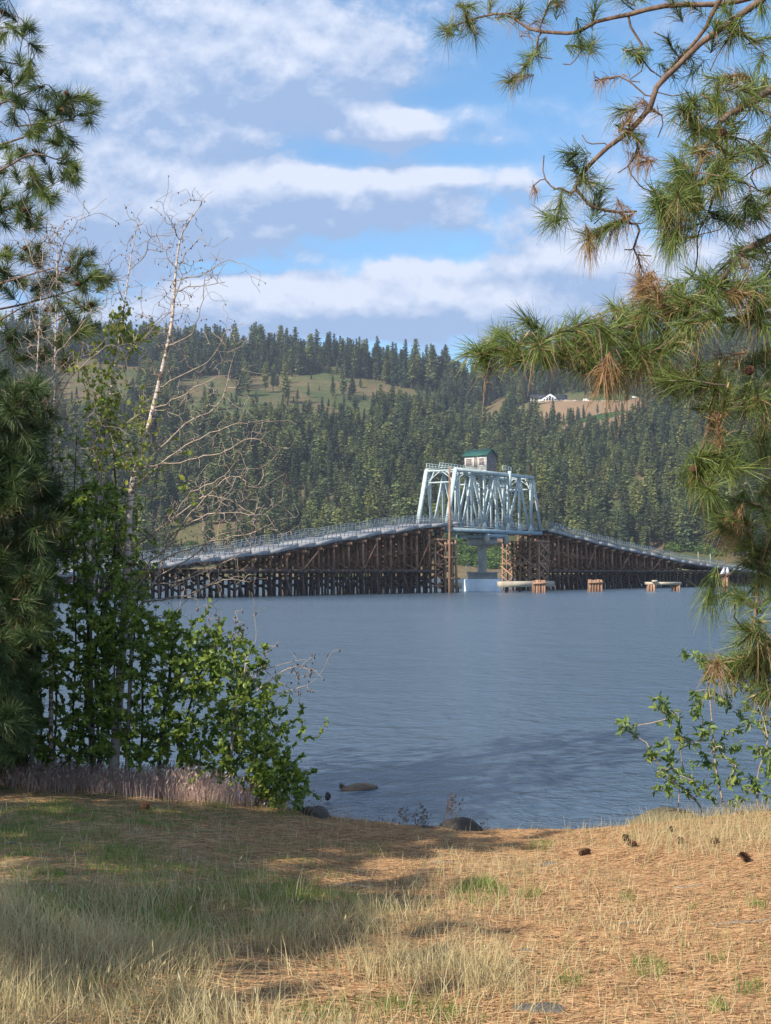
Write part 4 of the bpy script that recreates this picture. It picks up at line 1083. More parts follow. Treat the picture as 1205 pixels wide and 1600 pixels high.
# low edge of the tall straw, photo row at each column
def tall_mask(px, py, X, Y):
    lim = np.interp(px, [-200, 0, 150, 300, 450, 600, 700, 820, 950, 1205, 1400], [1385, 1395, 1400, 1405, 1400, 1410, 1440, 1520, 1590, 1640, 1660])
    cl = vnoise(X * 1.0, Y, .55, 21); p = smoothstep(-30, 70, py - lim) * (.12 + .88 * smoothstep(.3, .7, cl))
    p = np.maximum(p, .10 * smoothstep(1380, 1480, py) * (.3 + cl))
    return p * np.interp(Y, [4, 8], [.7, 1])
P, px, py = sample(52000, tall_mask, rg, 4.2, 9.8)
H_ = rg.uniform(.10, .29, len(P)) * np.interp(vnoise(P[:, 0], P[:, 1], .7, 8), [0.2, .8], [.65, 1.15]) * np.interp(px, [600, 900], [1, .75])
H_ *= .7 + .6 * vnoise(P[:, 0], P[:, 1], .16, 55)
azi = 6.283 * 1.6 * vnoise(P[:, 0], P[:, 1], .35, 14) + rg.normal(0, .9, len(P))
V_, f_, tip = blades(P, H_, rg.uniform(.0022, .0048, len(P)), rg.uniform(.05, 1.0, len(P)), rg, az=azi)
mb = MB(); mb.raw(V_, f_)
k = rg.uniform(0, 1, len(P)) < .10; tp = tip[k]; hd = rg.uniform(.02, .045, len(tp))[:, None]
u3 = rg.normal(size=(len(tp), 3)) * .3 + np.array([0, 0, 1.0]); u3 /= np.linalg.norm(u3, axis=1)[:, None]; s3 = rg.normal(size=(len(tp), 3)); s3 /= np.linalg.norm(s3, axis=1)[:, None]
mb.raw(np.stack([tp - u3 * hd * .2, tp + s3 * .0035 + u3 * hd * .4, tp + u3 * hd, tp - s3 * .0035 + u3 * hd * .4], 1).reshape(-1, 3), np.arange(len(tp) * 4).reshape(-1, 4))
tag(mb.build('dry_grass', M_dry), 'tall pale dry grass filling the bottom left of the clearing', 'grass', kind='stuff')
# sparse, low straw over the litter and denser on the upper right slope
def right_mask(px, py, X, Y):
    p = .95 * el(px, py, 1120, 1300, 150, 45) + .35 * el(px, py, 960, 1300, 80, 30) + .10 + .35 * el(px, py, 850, 1420, 300, 90) * (vnoise(X, Y, .4, 3) > .5)
    p += .3 * el(px, py, 740, 1395, 130, 60)
    return p * (px > 480) + .10 * (px <= 480) * (py > 1260)
P, px, py = sample(42000, right_mask, rg, 4.6, 14.2)
H_ = rg.uniform(.05, .17, len(P)) + .12 * np.clip(el(px, py, 740, 1400, 120, 50) + .9 * el(px, py, 1130, 1300, 150, 60), 0, 1) * rg.uniform(.2, 1, len(P))
V_, f_, tip = blades(P, H_, rg.uniform(.002, .0045, len(P)), rg.uniform(.1, .8, len(P)), rg)
mb = MB(); mb.raw(V_, f_); tag(mb.build('sparse_grass', M_dry), 'sparse dry straw standing on the sunlit litter at the right', 'grass', kind='stuff')
# green short grass in patches
def green_mask(px, py, X, Y):
    p = .75 * el(px, py, 60, 1290, 150, 32) + .7 * el(px, py, 260, 1282, 60, 16) + .8 * el(px, py, 120, 1350, 150, 40) + .75 * el(px, py, 330, 1372, 190, 34)
    p += 1.3 * el(px, py, 280, 1425, 300, 44) + .35 * el(px, py, 480, 1330, 150, 16) + .9 * el(px, py, 750, 1400, 42, 20) + .6 * el(px, py, 600, 1590, 160, 24) + .4 * el(px, py, 180, 1560, 160, 26)
    p *= .25 + .9 * smoothstep(.35, .65, vnoise(X, Y, .32, 6))
    for (a, b_, s_) in ((892, 1538, 24), (980, 1408, 14), (1085, 1425, 10), (1120, 1505, 14), (1170, 1550, 22), (1020, 1520, 30), (845, 1325, 22), (1120, 1580, 20), (830, 1400, 22), (95, 1262, 25), (1000, 1510, 16), (1185, 1420, 16), (985, 1312, 8), (690, 1590, 30), (445, 1262, 40), (340, 1258, 24)):
        p += .75 * el(px, py, a, b_, s_, s_ * .45)
    return p + .02
P, px, py = sample(150000, green_mask, rg, 4.5, 14.3)
H_ = rg.uniform(.02, .075, len(P)) + .10 * el(px, py, 750, 1400, 40, 20) * rg.uniform(.4, 1, len(P)) + .05 * (py > 1400) * rg.uniform(0, 1, len(P))
V_, f_, tip = blades(P, H_, rg.uniform(.003, .006, len(P)), rg.uniform(.1, .9, len(P)), rg, 2)
mb = MB(); mb.raw(V_, f_); tag(mb.build('green_grass', M_grass), 'short green grass in patches through the clearing', 'grass', kind='stuff')
# reddish seed grass along the left bank crest
def purple_mask(px, py, X, Y):
    lim = np.interp(px, [-100, 0, 150, 300, 400, 480, 560], [1222, 1222, 1232, 1246, 1252, 1262, 1275])
    return smoothstep(16, -4, py - lim) * (px < 560) * np.interp(px, [-100, 200, 330, 420, 560], [.6, .8, 1, .8, .35])
P, px, py = sample(120000, purple_mask, rg, 11.5, 15.2, .36)
H_ = rg.uniform(.09, .28, len(P)) * np.interp(px, [0, 200, 300, 380, 480, 540], [.75, .9, 1.2, 1.1, .6, .45])
V_, f_, tip = blades(P, H_, rg.uniform(.003, .005, len(P)), rg.uniform(.05, .6, len(P)), rg)
mb = MB(); mb.raw(V_, f_)
k = rg.uniform(0, 1, len(P)) < .6; tp = tip[k]; hd = rg.uniform(.03, .07, len(tp))[:, None]
u3 = rg.normal(size=(len(tp), 3)) * .35 + np.array([0.2, 0, .7]); u3 /= np.linalg.norm(u3, axis=1)[:, None]; s3 = rg.normal(size=(len(tp), 3)); s3 /= np.linalg.norm(s3, axis=1)[:, None]
mb.raw(np.stack([tp - u3 * hd * .4, tp + s3 * .006, tp + u3 * hd * .6, tp - s3 * .006], 1).reshape(-1, 3), np.arange(len(tp) * 4).reshape(-1, 4))
tag(mb.build('seed_grass', M_purple), 'reddish purple seed grass along the bank under the left shrub', 'grass', kind='stuff')
# fallen needles lying on the ground
n_ = 95000; Y = 4.4 + 9.6 * rg.uniform(0, 1, n_) ** .8; X = rg.uniform(-.33, .33, n_) * Y
k = rg.uniform(0, 1, n_) < np.interp(X + .5 * (vnoise(X, Y, 1.2, 2) - .5), [-2.5, -.6, .4], [.12, .35, 1]); X, Y = X[k], Y[k]; n_ = len(X)
a = rg.normal(0, .75, n_); L_ = rg.uniform(.05, .17, n_) / 2; w_ = rg.uniform(.0012, .0026, n_); rows = []
for q, ww in ((-1, .5), (0, 1), (1, .5)):
    bend = .12 * L_ * (1 - q * q) * rg.choice([-1, 1], n_) * 0 + (1 - q * q) * .1 * L_
    cx, cy = X + np.cos(a) * L_ * q - np.sin(a) * bend, Y + np.sin(a) * L_ * q + np.cos(a) * bend
    cz = ground_z(cx, cy) + .004 + .012 * rg.uniform(0, 1, n_) * (q + 1) / 2 + .003
    for s_ in (-1, 1): rows.append(np.stack([cx - np.sin(a) * w_ * s_ * ww, cy + np.cos(a) * w_ * s_ * ww, cz + .0015 * s_], 1))
V_ = np.stack(rows, 1).reshape(-1, 3); b_ = np.arange(n_) * 6
f_ = np.concatenate([np.stack([b_ + 2 * q, b_ + 2 * q + 2, b_ + 2 * q + 3, b_ + 2 * q + 1], 1) for q in (0, 1)])
mb = MB(); mb.raw(V_, f_); tag(mb.build('needle_litter', M_needle_d), 'orange brown fallen pine needles covering the ground', 'litter', kind='stuff')
# stones, chips and dark duff crumbs
n_ = 9000; Y = 4.6 + 9.2 * rg.uniform(0, 1, n_) ** .8; X = rg.uniform(-.33, .33, n_) * Y; Z = ground_z(X, Y)
s_ = rg.uniform(.004, .013, n_)[:, None]; C_ = np.stack([X, Y, Z], 1); q_ = rg.normal(size=(4, n_, 3)); q_ /= np.linalg.norm(q_, axis=2)[:, :, None]
V_ = np.stack([C_ + q_[i] * s_ for i in range(4)], 1).reshape(-1, 3); b_ = np.arange(n_) * 4
mb = MB(); mb.raw(V_, np.concatenate([np.stack([b_ + i, b_ + j, b_ + l, b_ + l], 1) for i, j, l in ((0, 1, 2), (0, 2, 3), (0, 3, 1), (1, 3, 2))]))
tag(mb.build('bark_crumbs', mat_leaf('bark crumbs', [(.10, .06, .04), (.20, .13, .09), (.30, .22, .16)], .0, .8)), 'small bark chips and crumbs scattered over the ground', 'litter', kind='stuff')

# ------------------------------------------------------------------ branching plants
def grow(skel, parent, targets, r, sag=.0, step=.12, wig=.12, pathw=.25):
    """join every target to the growing skeleton by a curved twig. returns nodes, parents, tip index of each target, direction"""
    n0 = len(skel); T_ = [np.array(t, float) for t in targets]; S_ = np.array([np.array(p, float) for p in skel])
    cap = n0 + 64; A = np.zeros((cap, 3)); DS = np.zeros(cap); A[:n0] = S_; PA = list(parent); n_ = n0
    for i in range(1, n0): DS[i] = DS[PA[i]] + np.linalg.norm(A[i] - A[PA[i]]) if PA[i] >= 0 else 0
    order = sorted(range(len(T_)), key=lambda i: np.min(np.linalg.norm(S_ - T_[i], axis=1)))
    tips = [0] * len(T_); dirs = [None] * len(T_)
    for i in order:
        j = int(np.argmin(np.linalg.norm(A[:n_] - T_[i], axis=1) + pathw * .2 * DS[:n_])); a = A[j].copy(); b_ = T_[i]; L = np.linalg.norm(b_ - a)
        pd = (A[j] - A[PA[j]]) if PA[j] >= 0 else (b_ - a)
        pd = pd / max(np.linalg.norm(pd), 1e-6)
        m_ = max(2, int(L / step)); ctrl = a + pd * L * .35 + r.normal(size=3) * wig * L + np.array([0, 0, -sag * L])
        last = j
        if n_ + m_ + 1 > cap:
            cap = (n_ + m_) * 2; B_ = np.zeros((cap, 3)); B_[:n_] = A[:n_]; A = B_; B_ = np.zeros(cap); B_[:n_] = DS[:n_]; DS = B_
        for k in range(1, m_ + 1):
            t = k / m_; q = (1 - t) ** 2 * a + 2 * t * (1 - t) * ctrl + t * t * b_
            if k < m_: q = q + r.normal(size=3) * .02 * L
            A[n_] = q; PA.append(last); DS[n_] = DS[last] + np.linalg.norm(q - A[last]); last = n_; n_ += 1
        tips[i] = last; d_ = A[last] - A[PA[last]]; dirs[i] = d_ / max(np.linalg.norm(d_), 1e-6)
    return [A[i] for i in range(n_)], PA, tips, dirs
def pipe(N_, PA, tip=.003, power=2.3, base=None):
    n_ = len(N_); acc = [0.0] * n_; ch = [[] for _ in range(n_)]
    for i in range(n_ - 1, 0, -1):
        if PA[i] >= 0: ch[PA[i]].append(i)
    for i in range(n_ - 1, -1, -1):
        acc[i] = max(acc[i], tip ** power)
        if PA[i] >= 0: acc[PA[i]] += acc[i] * (1.0 if True else 1)
    rad = [a ** (1 / power) for a in acc]
    if base:
        s_ = base / rad[0]; rad = [tip + (q - tip) * (base - tip) / max(rad[0] - tip, 1e-6) for q in rad]
    return rad, ch
def chains(mb, N_, PA, rad, ch, start=0, n=5, mi=0, jit=.06):
    st = [start]
    seen = set()
    while st:
        s0 = st.pop(); path = ([PA[s0]] if PA[s0] >= 0 else []) + [s0]; cur = s0
        while ch[cur]:
            big = max(ch[cur], key=lambda c: rad[c])
            st += [c for c in ch[cur] if c != big]; path.append(big); cur = big
        if len(path) > 1:
            rr = [rad[p] for p in path]; 
            if PA[s0] >= 0: rr[0] = rr[1]
            mb.tube([N_[p] for p in path], rr, n if rr[0] < .02 else n + 4, cap=False, mi=mi, jit=jit)
def spray(C_, D_, n_, L, r, spread=(18, 80), width=.0026, back=.10, grav=.10, jitL=.42):
    """a tuft of long needles round the end of a twig"""
    D_ = np.array(D_, float); D_ /= np.linalg.norm(D_)
    th = np.radians(r.uniform(spread[0], spread[1], n_)); ph = r.uniform(0, 2 * np.pi, n_)
    a = np.cross(D_, [0.3, .2, 1]); a /= np.linalg.norm(a); b_ = np.cross(D_, a)
    d_ = np.cos(th)[:, None] * D_ + np.sin(th)[:, None] * (np.cos(ph)[:, None] * a + np.sin(ph)[:, None] * b_)
    o_ = np.array(C_) - D_ * (r.uniform(0, 1, n_) ** 1.0 * back)[:, None]
    LL = (L * r.uniform(1 - jitL, 1.08, n_))[:, None]
    sd = np.cross(d_, r.normal(size=(n_, 3))); sd /= np.linalg.norm(sd, axis=1)[:, None]
    w_ = width / 2; g = np.array([0, 0, -1.0]) * LL * grav
    p0 = o_; g = g * r.uniform(.3, 2.0, (n_, 1)); p1 = o_ + d_ * LL * .5 + g * .18 + sd * LL * r.normal(0, .02, (n_, 1)); p2 = o_ + d_ * LL + g
    V_ = np.stack([p0 - sd * w_, p0 + sd * w_, p1 - sd * w_, p1 + sd * w_, p2 - sd * w_ * .3, p2 + sd * w_ * .3], 1).reshape(-1, 3)
    i = np.arange(n_) * 6
    return V_, np.concatenate([np.stack([i, i + 1, i + 3, i + 2], 1), np.stack([i + 2, i + 3, i + 5, i + 4], 1)])
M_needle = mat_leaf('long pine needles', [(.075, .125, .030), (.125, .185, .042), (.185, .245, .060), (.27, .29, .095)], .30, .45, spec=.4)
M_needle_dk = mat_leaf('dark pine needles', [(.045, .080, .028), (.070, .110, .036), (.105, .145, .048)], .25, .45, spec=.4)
M_needle_br = mat_leaf('dead orange needles', [(.22, .12, .055), (.34, .20, .095), (.42, .28, .15)], .25, .6)
M_bark = mat_mottle('pine bark', (.13, .085, .065), (.22, .155, .12), 26, (.075, .05, .04), stretch=(1, 1, .6), bstr=.9, bdist=.006)
M_trunk = mat_mottle('thick plated pine bark', (.14, .08, .05), (.24, .14, .09), 7, (.06, .04, .03), stretch=(1, 1, .35), bstr=1, bdist=.04)

def resample(pts, step):
    out_ = [np.array(pts[0], float)]
    P_ = [np.array(p, float) for p in pts]
    for i in range(len(P_) - 1):
        p0 = P_[max(i - 1, 0)]; p1 = P_[i]; p2 = P_[i + 1]; p3 = P_[min(i + 2, len(P_) - 1)]
        m_ = max(1, int(np.linalg.norm(p2 - p1) / step))
        for k in range(1, m_ + 1):
            t = k / m_; out_.append(.5 * ((2 * p1) + (p2 - p0) * t + (2 * p0 - 5 * p1 + 4 * p2 - p3) * t * t + (3 * p1 - p0 - 3 * p2 + p3) * t ** 3))
    return out_
SHADE = [(-8.8, 0.0, 8.3, .24, 3.2, 91), (-10.4, 8.5, 11.0, .10, 2.3, 93), (-9.9, 7.9, 9.6, .15, 2.4, 95), (-8.6, 4.0, 8.2, .7, 1.7, 94)]
# ------------------------------------------------------------------ the big pine reaching in from the right
rp = np.random.default_rng(314)
PT = thing('pine_tree', 'near ponderosa pine whose long needled branches reach in from the right edge', 'pine tree', (2.75, 7.4, gz(2.75, 7.4)))
tb = [(2.75, 7.4, gz(2.75, 7.4) - .3), (2.72, 7.4, 3), (2.78, 7.45, 6), (2.7, 7.5, 9), (2.75, 7.5, 14)]
mb = MB(); mb.tube(resample(tb, .5), np.linspace(.24, .05, len(resample(tb, .5))), 16, jit=.04); mb.build('trunk', M_trunk, PT)
def limb(tree, pts, clusters, Y0, Y1, base_r, bare=(), extra=0, nL=.165, nN=170, thick=.5, tipr=.0035, cones=(), jitter=14):
    """pts / clusters in photo pixels. The limb runs from depth Y0 at its root to Y1 at its tip"""
    n_ = len(pts)
    W_ = [np.array(at(p[0], p[1], Y0 + (Y1 - Y0) * i / (n_ - 1))) for i, p in enumerate(pts)]
    sk = resample(W_, .07); par = list(range(-1, len(sk) - 1))
    Sx, Sy = to_px(np.array(sk))
    cl = []
    for c in clusters:
        px, py = c[0], c[1]; kd = c[2] if len(c) > 2 else 'g'
        j = int(np.argmin((Sx - px) ** 2 + (Sy - py) ** 2)); dpx = math.hypot(Sx[j] - px, Sy[j] - py)
        Y = sk[j][1] + rp.uniform(-1, 1) * min(.55, dpx / F * 7 * thick + .03)
        cl.append((np.array(at(px, py, Y)), kd))
        for e in range(extra if rp.uniform() < .5 else 0):
            q = (px + rp.normal() * jitter, py + rp.normal() * jitter); Y = sk[j][1] + rp.uniform(-.55, .6)
            cl.append((np.array(at(q[0], q[1], Y)), kd))
    tg = [c[0] for c in cl]
    bt = []
    for b_ in bare:
        for k, (px, py) in enumerate(b_):
            j = int(np.argmin((Sx - b_[0][0]) ** 2 + (Sy - b_[0][1]) ** 2)); bt.append(np.array(at(px, py, sk[j][1] + .03 * k)))
    N_, PA, tips, dirs = grow(sk, par, tg + bt, rp, sag=.03, step=.06, wig=.10)
    rad, ch = pipe(N_, PA, tipr, 2.15)
    # the main limb keeps at least a steady taper
    for i in range(len(sk)): rad[i] = max(rad[i] * .9, base_r * (1 - .8 * i / len(sk)))
    mb = MB(); chains(mb, N_, PA, rad, ch, 0, 5)
    br = mb.build('branch', M_bark, tree)
    nb = MB()
    for (c, kd), ti, d_ in zip(cl, tips, dirs):
        d_ = np.array(d_) + np.array([-.12, -.05, .08]) + rp.normal(size=3) * .12
        if kd == 'h': d_ = np.array([-.25, 0, -.9]); 
        ang_ = (6, 64) if rp.uniform() < .6 else (15, 88); m_ = int(nN * .80); mi = 0; L = nL; gr = .10
        if kd == 'g' and rp.uniform() < .04: kd = 'o'
        if kd == 'b': mi = 2; m_ = int(nN * .45); gr = .45; L = nL * .8
        if kd == 'o': mi = 2; m_ = int(nN * .7); gr = .3; L = nL * .9
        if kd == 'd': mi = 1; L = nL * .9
        if kd == 's': m_ = int(nN * .35); mi = 2; gr = .4; L = nL * .6
        if kd == 'h': mi = 0; gr = .3
        V_, f_ = spray(N_[ti], d_, int(m_ * rp.uniform(.75, 1.15)), L * rp.uniform(.85, 1.1), rp, ang_, width=.0029, back=.15, grav=gr * 1.5 * rp.uniform(.6, 1.4)); nb.raw(V_, f_, mi)
        if kd in 'g' and rp.uniform() < .5:      # some old needles hanging below
            V_, f_ = spray(N_[ti] - np.array([0, 0, .01]), d_, 22, L * .9, rp, (30, 100), back=.16, grav=.6); nb.raw(V_, f_, 2)
        if kd in 'gh' and rp.uniform() < .3:      # a pale bud at the tip
            q = N_[ti]; dn = d_ / np.linalg.norm(d_); nb.tube([q, q + dn * .015, q + dn * .04], [.004, .006, .001], 5, mi=3)
    nb.build('needles', [M_needle, M_needle_dk, M_needle_br, M_bud], br)
    for (px, py, s_) in cones:
        j = int(np.argmin((np.array([to_px(q[None])[0][0] for q in map(np.array, N_)]) - px) ** 2 + (np.array([to_px(q[None])[1][0] for q in map(np.array, N_)]) - py) ** 2))
        o = bpy.data.objects.new('cone', CM.data); COL.objects.link(o); o.parent = br
        o.location = Vector(at(px, py, N_[j][1] - .03)) - OFF[tree]; o.rotation_euler = (rp.uniform(0, 3), rp.uniform(0, 3), 0); o.scale = (s_,) * 3
M_bud = mat_mottle('pale pine bud', (.42, .30, .18), (.5, .38, .24), 30, bstr=.1)
limb(PT, [(1400, -130), (1250, -40), (1153, 2), (1040, 9), (986, 22), (931, 34), (904, 50), (868, 51), (827, 45), (791, 22), (750, 27), (698, 44)],
     [(692, 42), (706, 36), (737, 10), (728, 14), (742, 52), (815, 12), (806, 18), (838, 32, 'b'), (838, 80), (826, 88), (818, 104), (803, 118), (796, 126), (905, 66, 'd'), (928, 66), (920, 72), (930, 10), (858, 6), (880, 2, 'b'), (872, -10),
      (986, 78), (996, 86), (1050, 0), (1078, 6), (1130, 4), (1000, 92), (960, -10), (1010, -12), (770, -6)],
     7.4, 8.3, .022, bare=[[(985, 22), (1003, 70), (1017, 110), (1035, 122)], [(904, 62), (898, 95), (880, 100), (863, 92)], [(990, 20), (985, 12), (992, 2)], [(1017, 110), (1000, 128), (985, 124)]], nL=.135, nN=130, thick=.4, cones=[(999, 100, .6)])
limb(PT, [(1400, -110), (1200, -70), (1125, 0), (1105, 40), (1076, 77), (1045, 108), (1030, 128)],
     [(1050, 76, 'd'), (1062, 92, 'd'), (1055, 122, 'd'), (1078, 118, 'd'), (1042, 60, 'd'), (1084, 96, 'd')], 7.3, 7.7, .028, bare=[[(1045, 108), (1040, 60), (1022, 50)]], nL=.12, nN=100, thick=.3, cones=[(1062, 92, .55)])
limb(PT, [(1400, 20), (1260, -40), (1190, 0), (1140, 36), (1094, 68), (1058, 104), (1026, 136), (1017, 165), (985, 204), (950, 230), (913, 267), (899, 294), (922, 321), (968, 332), (995, 330)],
     [(892, 250, 'd'), (884, 238, 'd'), (900, 240, 'd'), (925, 288), (938, 298), (930, 310), (908, 282), (862, 342), (874, 330), (852, 336), (922, 384, 'o'), (918, 372), (930, 366), (964, 348, 'b'), (978, 344, 'o'), (950, 352),
      (990, 172, 'o'), (984, 186, 'o'), (966, 172), (1002, 160, 'o'), (1000, 254, 'b'), (1012, 250, 'b'), (990, 248, 'b'), (834, 290, 's'), (880, 296, 's'), (1150, 42), (1138, 62), (1190, 16), (1204, 58), (1190, 96), (1120, 40),
      (930, 126, 's'), (945, 122, 's'), (1140, 20), (1170, 60), (995, 215), (1002, 420, 'b'), (1012, 432, 'o')],
     7.2, 7.4, .026, bare=[[(899, 294), (870, 295), (852, 280), (850, 243)], [(950, 228), (925, 225), (910, 211)], [(899, 300), (865, 297), (836, 288)], [(1035, 122), (1050, 150), (1078, 144), (1110, 110), (1125, 80)],
      [(968, 332), (995, 350), (990, 388), (976, 390)], [(960, 295), (966, 270), (1000, 290), (1022, 300)], [(1017, 150), (1034, 180), (1028, 215), (1015, 245)], [(950, 330), (928, 350)], [(1030, 128), (985, 128), (930, 120), (928, 112)], [(1015, 340), (1018, 400), (1014, 430)]], nL=.145, nN=150, thick=.35)
limb(PT, [(1420, 110), (1290, 120), (1205, 140), (1175, 160), (1140, 178), (1115, 205), (1095, 250), (1080, 300)],
     [(1110, 122), (1140, 118), (1170, 122), (1196, 128), (1080, 158), (1060, 172), (1100, 170), (1130, 170), (1162, 160), (1190, 172), (1088, 200), (1120, 210), (1150, 215), (1078, 232), (1110, 240), (1140, 246), (1166, 236), (1200, 215), (1196, 246),
      (1062, 262), (1046, 290), (1075, 290), (1100, 282), (1130, 275), (1155, 282), (1034, 312), (1060, 320), (1085, 322), (1040, 342), (1072, 345), (1046, 366), (1096, 350, 'd'), (1050, 388, 'h'), (1040, 372, 'h'), (1022, 300), (1120, 302, 'h'), (1200, 302), (1166, 332, 'd'), (1182, 350, 'd'), (1150, 346, 'd')],
     7.2, 6.6, .030, bare=[[(1140, 178), (1170, 175), (1205, 182)], [(1115, 250), (1108, 330), (1090, 400), (1070, 445)], [(1150, 200), (1190, 260), (1185, 300), (1150, 340)]], extra=1, nL=.15, nN=150, cones=[(1126, 210, .6)])
limb(PT, [(1420, 320), (1270, 345), (1205, 372), (1160, 395), (1138, 422), (1118, 445), (1080, 465)],
     [(1142, 408), (1172, 400), (1200, 398), (1080, 432), (1050, 452), (1100, 440), (1130, 450), (1160, 440), (1190, 440), (1030, 470), (1060, 475), (1090, 470), (1120, 480), (1152, 470), (1182, 480), (1202, 470), (1002, 452, 'o'), (1020, 445, 'o'),
      (1014, 470), (1036, 500), (1070, 505), (1100, 505), (1196, 510), (1152, 505), (1010, 490)],
     7.0, 6.2, .034, bare=[[(1118, 445), (1130, 480), (1160, 500)], [(1160, 395), (1195, 410), (1205, 430)]], extra=1, nL=.155, nN=150)
limb(PT, [(1420, 470), (1290, 480), (1205, 492), (1130, 500), (1060, 485), (995, 508), (930, 530), (880, 548), (850, 552)],
     [(748, 546), (760, 556), (772, 546), (790, 528), (800, 552), (822, 502), (836, 520), (850, 545), (826, 556), (870, 528), (880, 556), (900, 502), (912, 520), (926, 552), (936, 500), (950, 522), (966, 502), (906, 575),
      (940, 582), (952, 596), (920, 566), (990, 530), (976, 562), (1010, 562), (1030, 540), (1000, 492), (1034, 520), (968, 575, 'b'), (972, 590, 'b'), (1060, 540), (1080, 520)],
     6.7, 5.9, .026, bare=[[(995, 512), (990, 560), (968, 600)], [(1060, 500), (1050, 540), (1080, 560)]], extra=1, nL=.145, nN=165, jitter=12)
limb(PT, [(1420, 520), (1300, 560), (1205, 600), (1160, 618), (1120, 640), (1100, 690), (1090, 730)],
     [(1060, 580), (1090, 570), (1120, 560), (1150, 570), (1180, 560), (1046, 600), (1080, 612), (1110, 600), (1140, 610), (1170, 600), (1200, 590), (1130, 640), (1160, 640), (1190, 640), (1130, 680), (1098, 722), (1120, 710), (1082, 742), (1100, 752),
      (1150, 692), (1182, 690), (1142, 722), (1165, 732), (1200, 710), (1196, 670), (1110, 735), (1205, 545, 'd'), (1030, 585)],
     6.8, 6.1, .026, bare=[[(1120, 640), (1115, 600), (1135, 560)], [(1160, 618), (1155, 680), (1140, 700)]], extra=1, nL=.15, nN=155, cones=[(1168, 580, .6), (1084, 733, .5)])
limb(PT, [(1420, 700), (1300, 770), (1205, 830), (1188, 880), (1182, 940), (1178, 985)],
     [(1160, 782), (1192, 770), (1140, 822), (1136, 800), (1170, 822), (1200, 812), (1152, 850), (1182, 862), (1120, 800), (1152, 932), (1180, 922), (1202, 902), (1108, 930, 'h'), (1112, 938), (1160, 982), (1190, 972), (1202, 1002),
      (1152, 1010), (1182, 1020), (1118, 785), (1200, 850, 'd'), (1165, 880, 'd'), (1205, 930)],
     6.8, 6.4, .022, bare=[[(1190, 860), (1150, 890), (1128, 905), (1110, 928)]], extra=1, nL=.15, nN=150, jitter=10)
limb(PT, [(1420, 880), (1300, 950), (1215, 1010), (1180, 1030)],
     [(1118, 1040), (1134, 1030), (1152, 1045), (1176, 1050), (1196, 1040), (1142, 1060), (1182, 1085), (1190, 1098), (1202, 1070), (1160, 1030)],
     6.8, 6.6, .018, extra=1, nL=.14, nN=140, jitter=8)
# upper limbs out of the picture, so that the tree is whole
for k in range(9):
    z = 6.8 + k * .75; a = k * 2.4; L = 1.7 * (1 - k / 13)
    if math.cos(a) < -.2: a += math.pi * .8
    p0 = np.array([2.75, 7.45, z]); d_ = np.array([math.cos(a), math.sin(a), .15])
    sk = resample([p0, p0 + d_ * L * .5, p0 + d_ * L], .2); tg = [p0 + d_ * L * t + rp.normal(size=3) * .3 for t in rp.uniform(.35, 1.05, 20)]
    N_, PA, tips, dirs = grow(sk, list(range(-1, len(sk) - 1)), tg, rp, step=.15); rad, ch = pipe(N_, PA, .004, 2.2)
    mb = MB(); chains(mb, N_, PA, rad, ch); br = mb.build('branch', M_bark, PT); nb = MB()
    for ti, dv in zip(tips, dirs): V_, f_ = spray(N_[ti], dv, 70, .16, rp, width=.006); nb.raw(V_, f_)
    nb.build('needles', M_needle, br)

# ------------------------------------------------------------------ dark pine at the left edge
rl_ = np.random.default_rng(2718)
LX, LYd = -5.45, 15.0
PL = thing('pine_tree', 'dark ponderosa pine filling the left edge, its lower boughs in deep shade', 'pine tree', (LX, LYd, gz(LX, LYd)))
tb = [(LX, LYd, gz(LX, LYd) - .3), (LX - .05, LYd, 4), (LX + .05, LYd, 8), (LX, LYd, 11.0)]
mb = MB(); q_ = resample(tb, .5); mb.tube(q_, np.linspace(.30, .04, len(q_)), 16, jit=.04); mb.build('trunk', M_trunk, PL)
edge_pts = [(20, -30), (10, 20), (25, 50), (50, 45), (58, 75), (30, 90), (8, 110), (50, 118), (52, 140), (20, 150), (72, 152), (66, 196), (92, 150), (112, 166), (128, 152), (142, 176), (150, 160), (138, 192), (82, 186), (60, 205), (98, 214),
            (112, 226), (22, 190), (8, 230), (40, 240), (62, 238), (112, 256), (102, 270), (118, 262), (78, 270), (50, 272), (25, 270), (62, 300), (78, 316), (88, 306), (40, 312), (10, 300), (30, 345), (10, 352), (48, 350), (15, 390), (42, 390), (60, 384), (64, 400),
            (128, 404), (142, 412), (165, 440), (172, 436), (142, 432), (120, 422), (102, 440), (82, 432), (130, 452), (146, 476), (62, 452), (30, 440), (10, 452), (80, 482), (110, 492), (130, 502), (40, 492), (60, 520), (92, 530), (118, 522), (20, 532),
            (140, 520), (40, 560), (10, 580), (70, 560), (100, 560), (5, 150), (0, 60), (0, 320), (0, 420), (0, 500)]
lowp = []
for yb in range(600, 1190, 13):
    wmax = float(np.interp(yb, [600, 700, 800, 900, 1000, 1100, 1190], [70, 60, 85, 70, 55, 50, 20]))
    for k in range(3): lowp.append((rl_.uniform(-60, wmax), yb + rl_.uniform(-8, 8)))
    lowp.append((wmax * rl_.uniform(.8, 1.15), yb))
bands = [(-200, 110), (110, 235), (235, 370), (370, 470), (470, 600), (600, 700), (700, 800), (800, 900), (900, 1000), (1000, 1100), (1100, 1250)]
allp = edge_pts + lowp
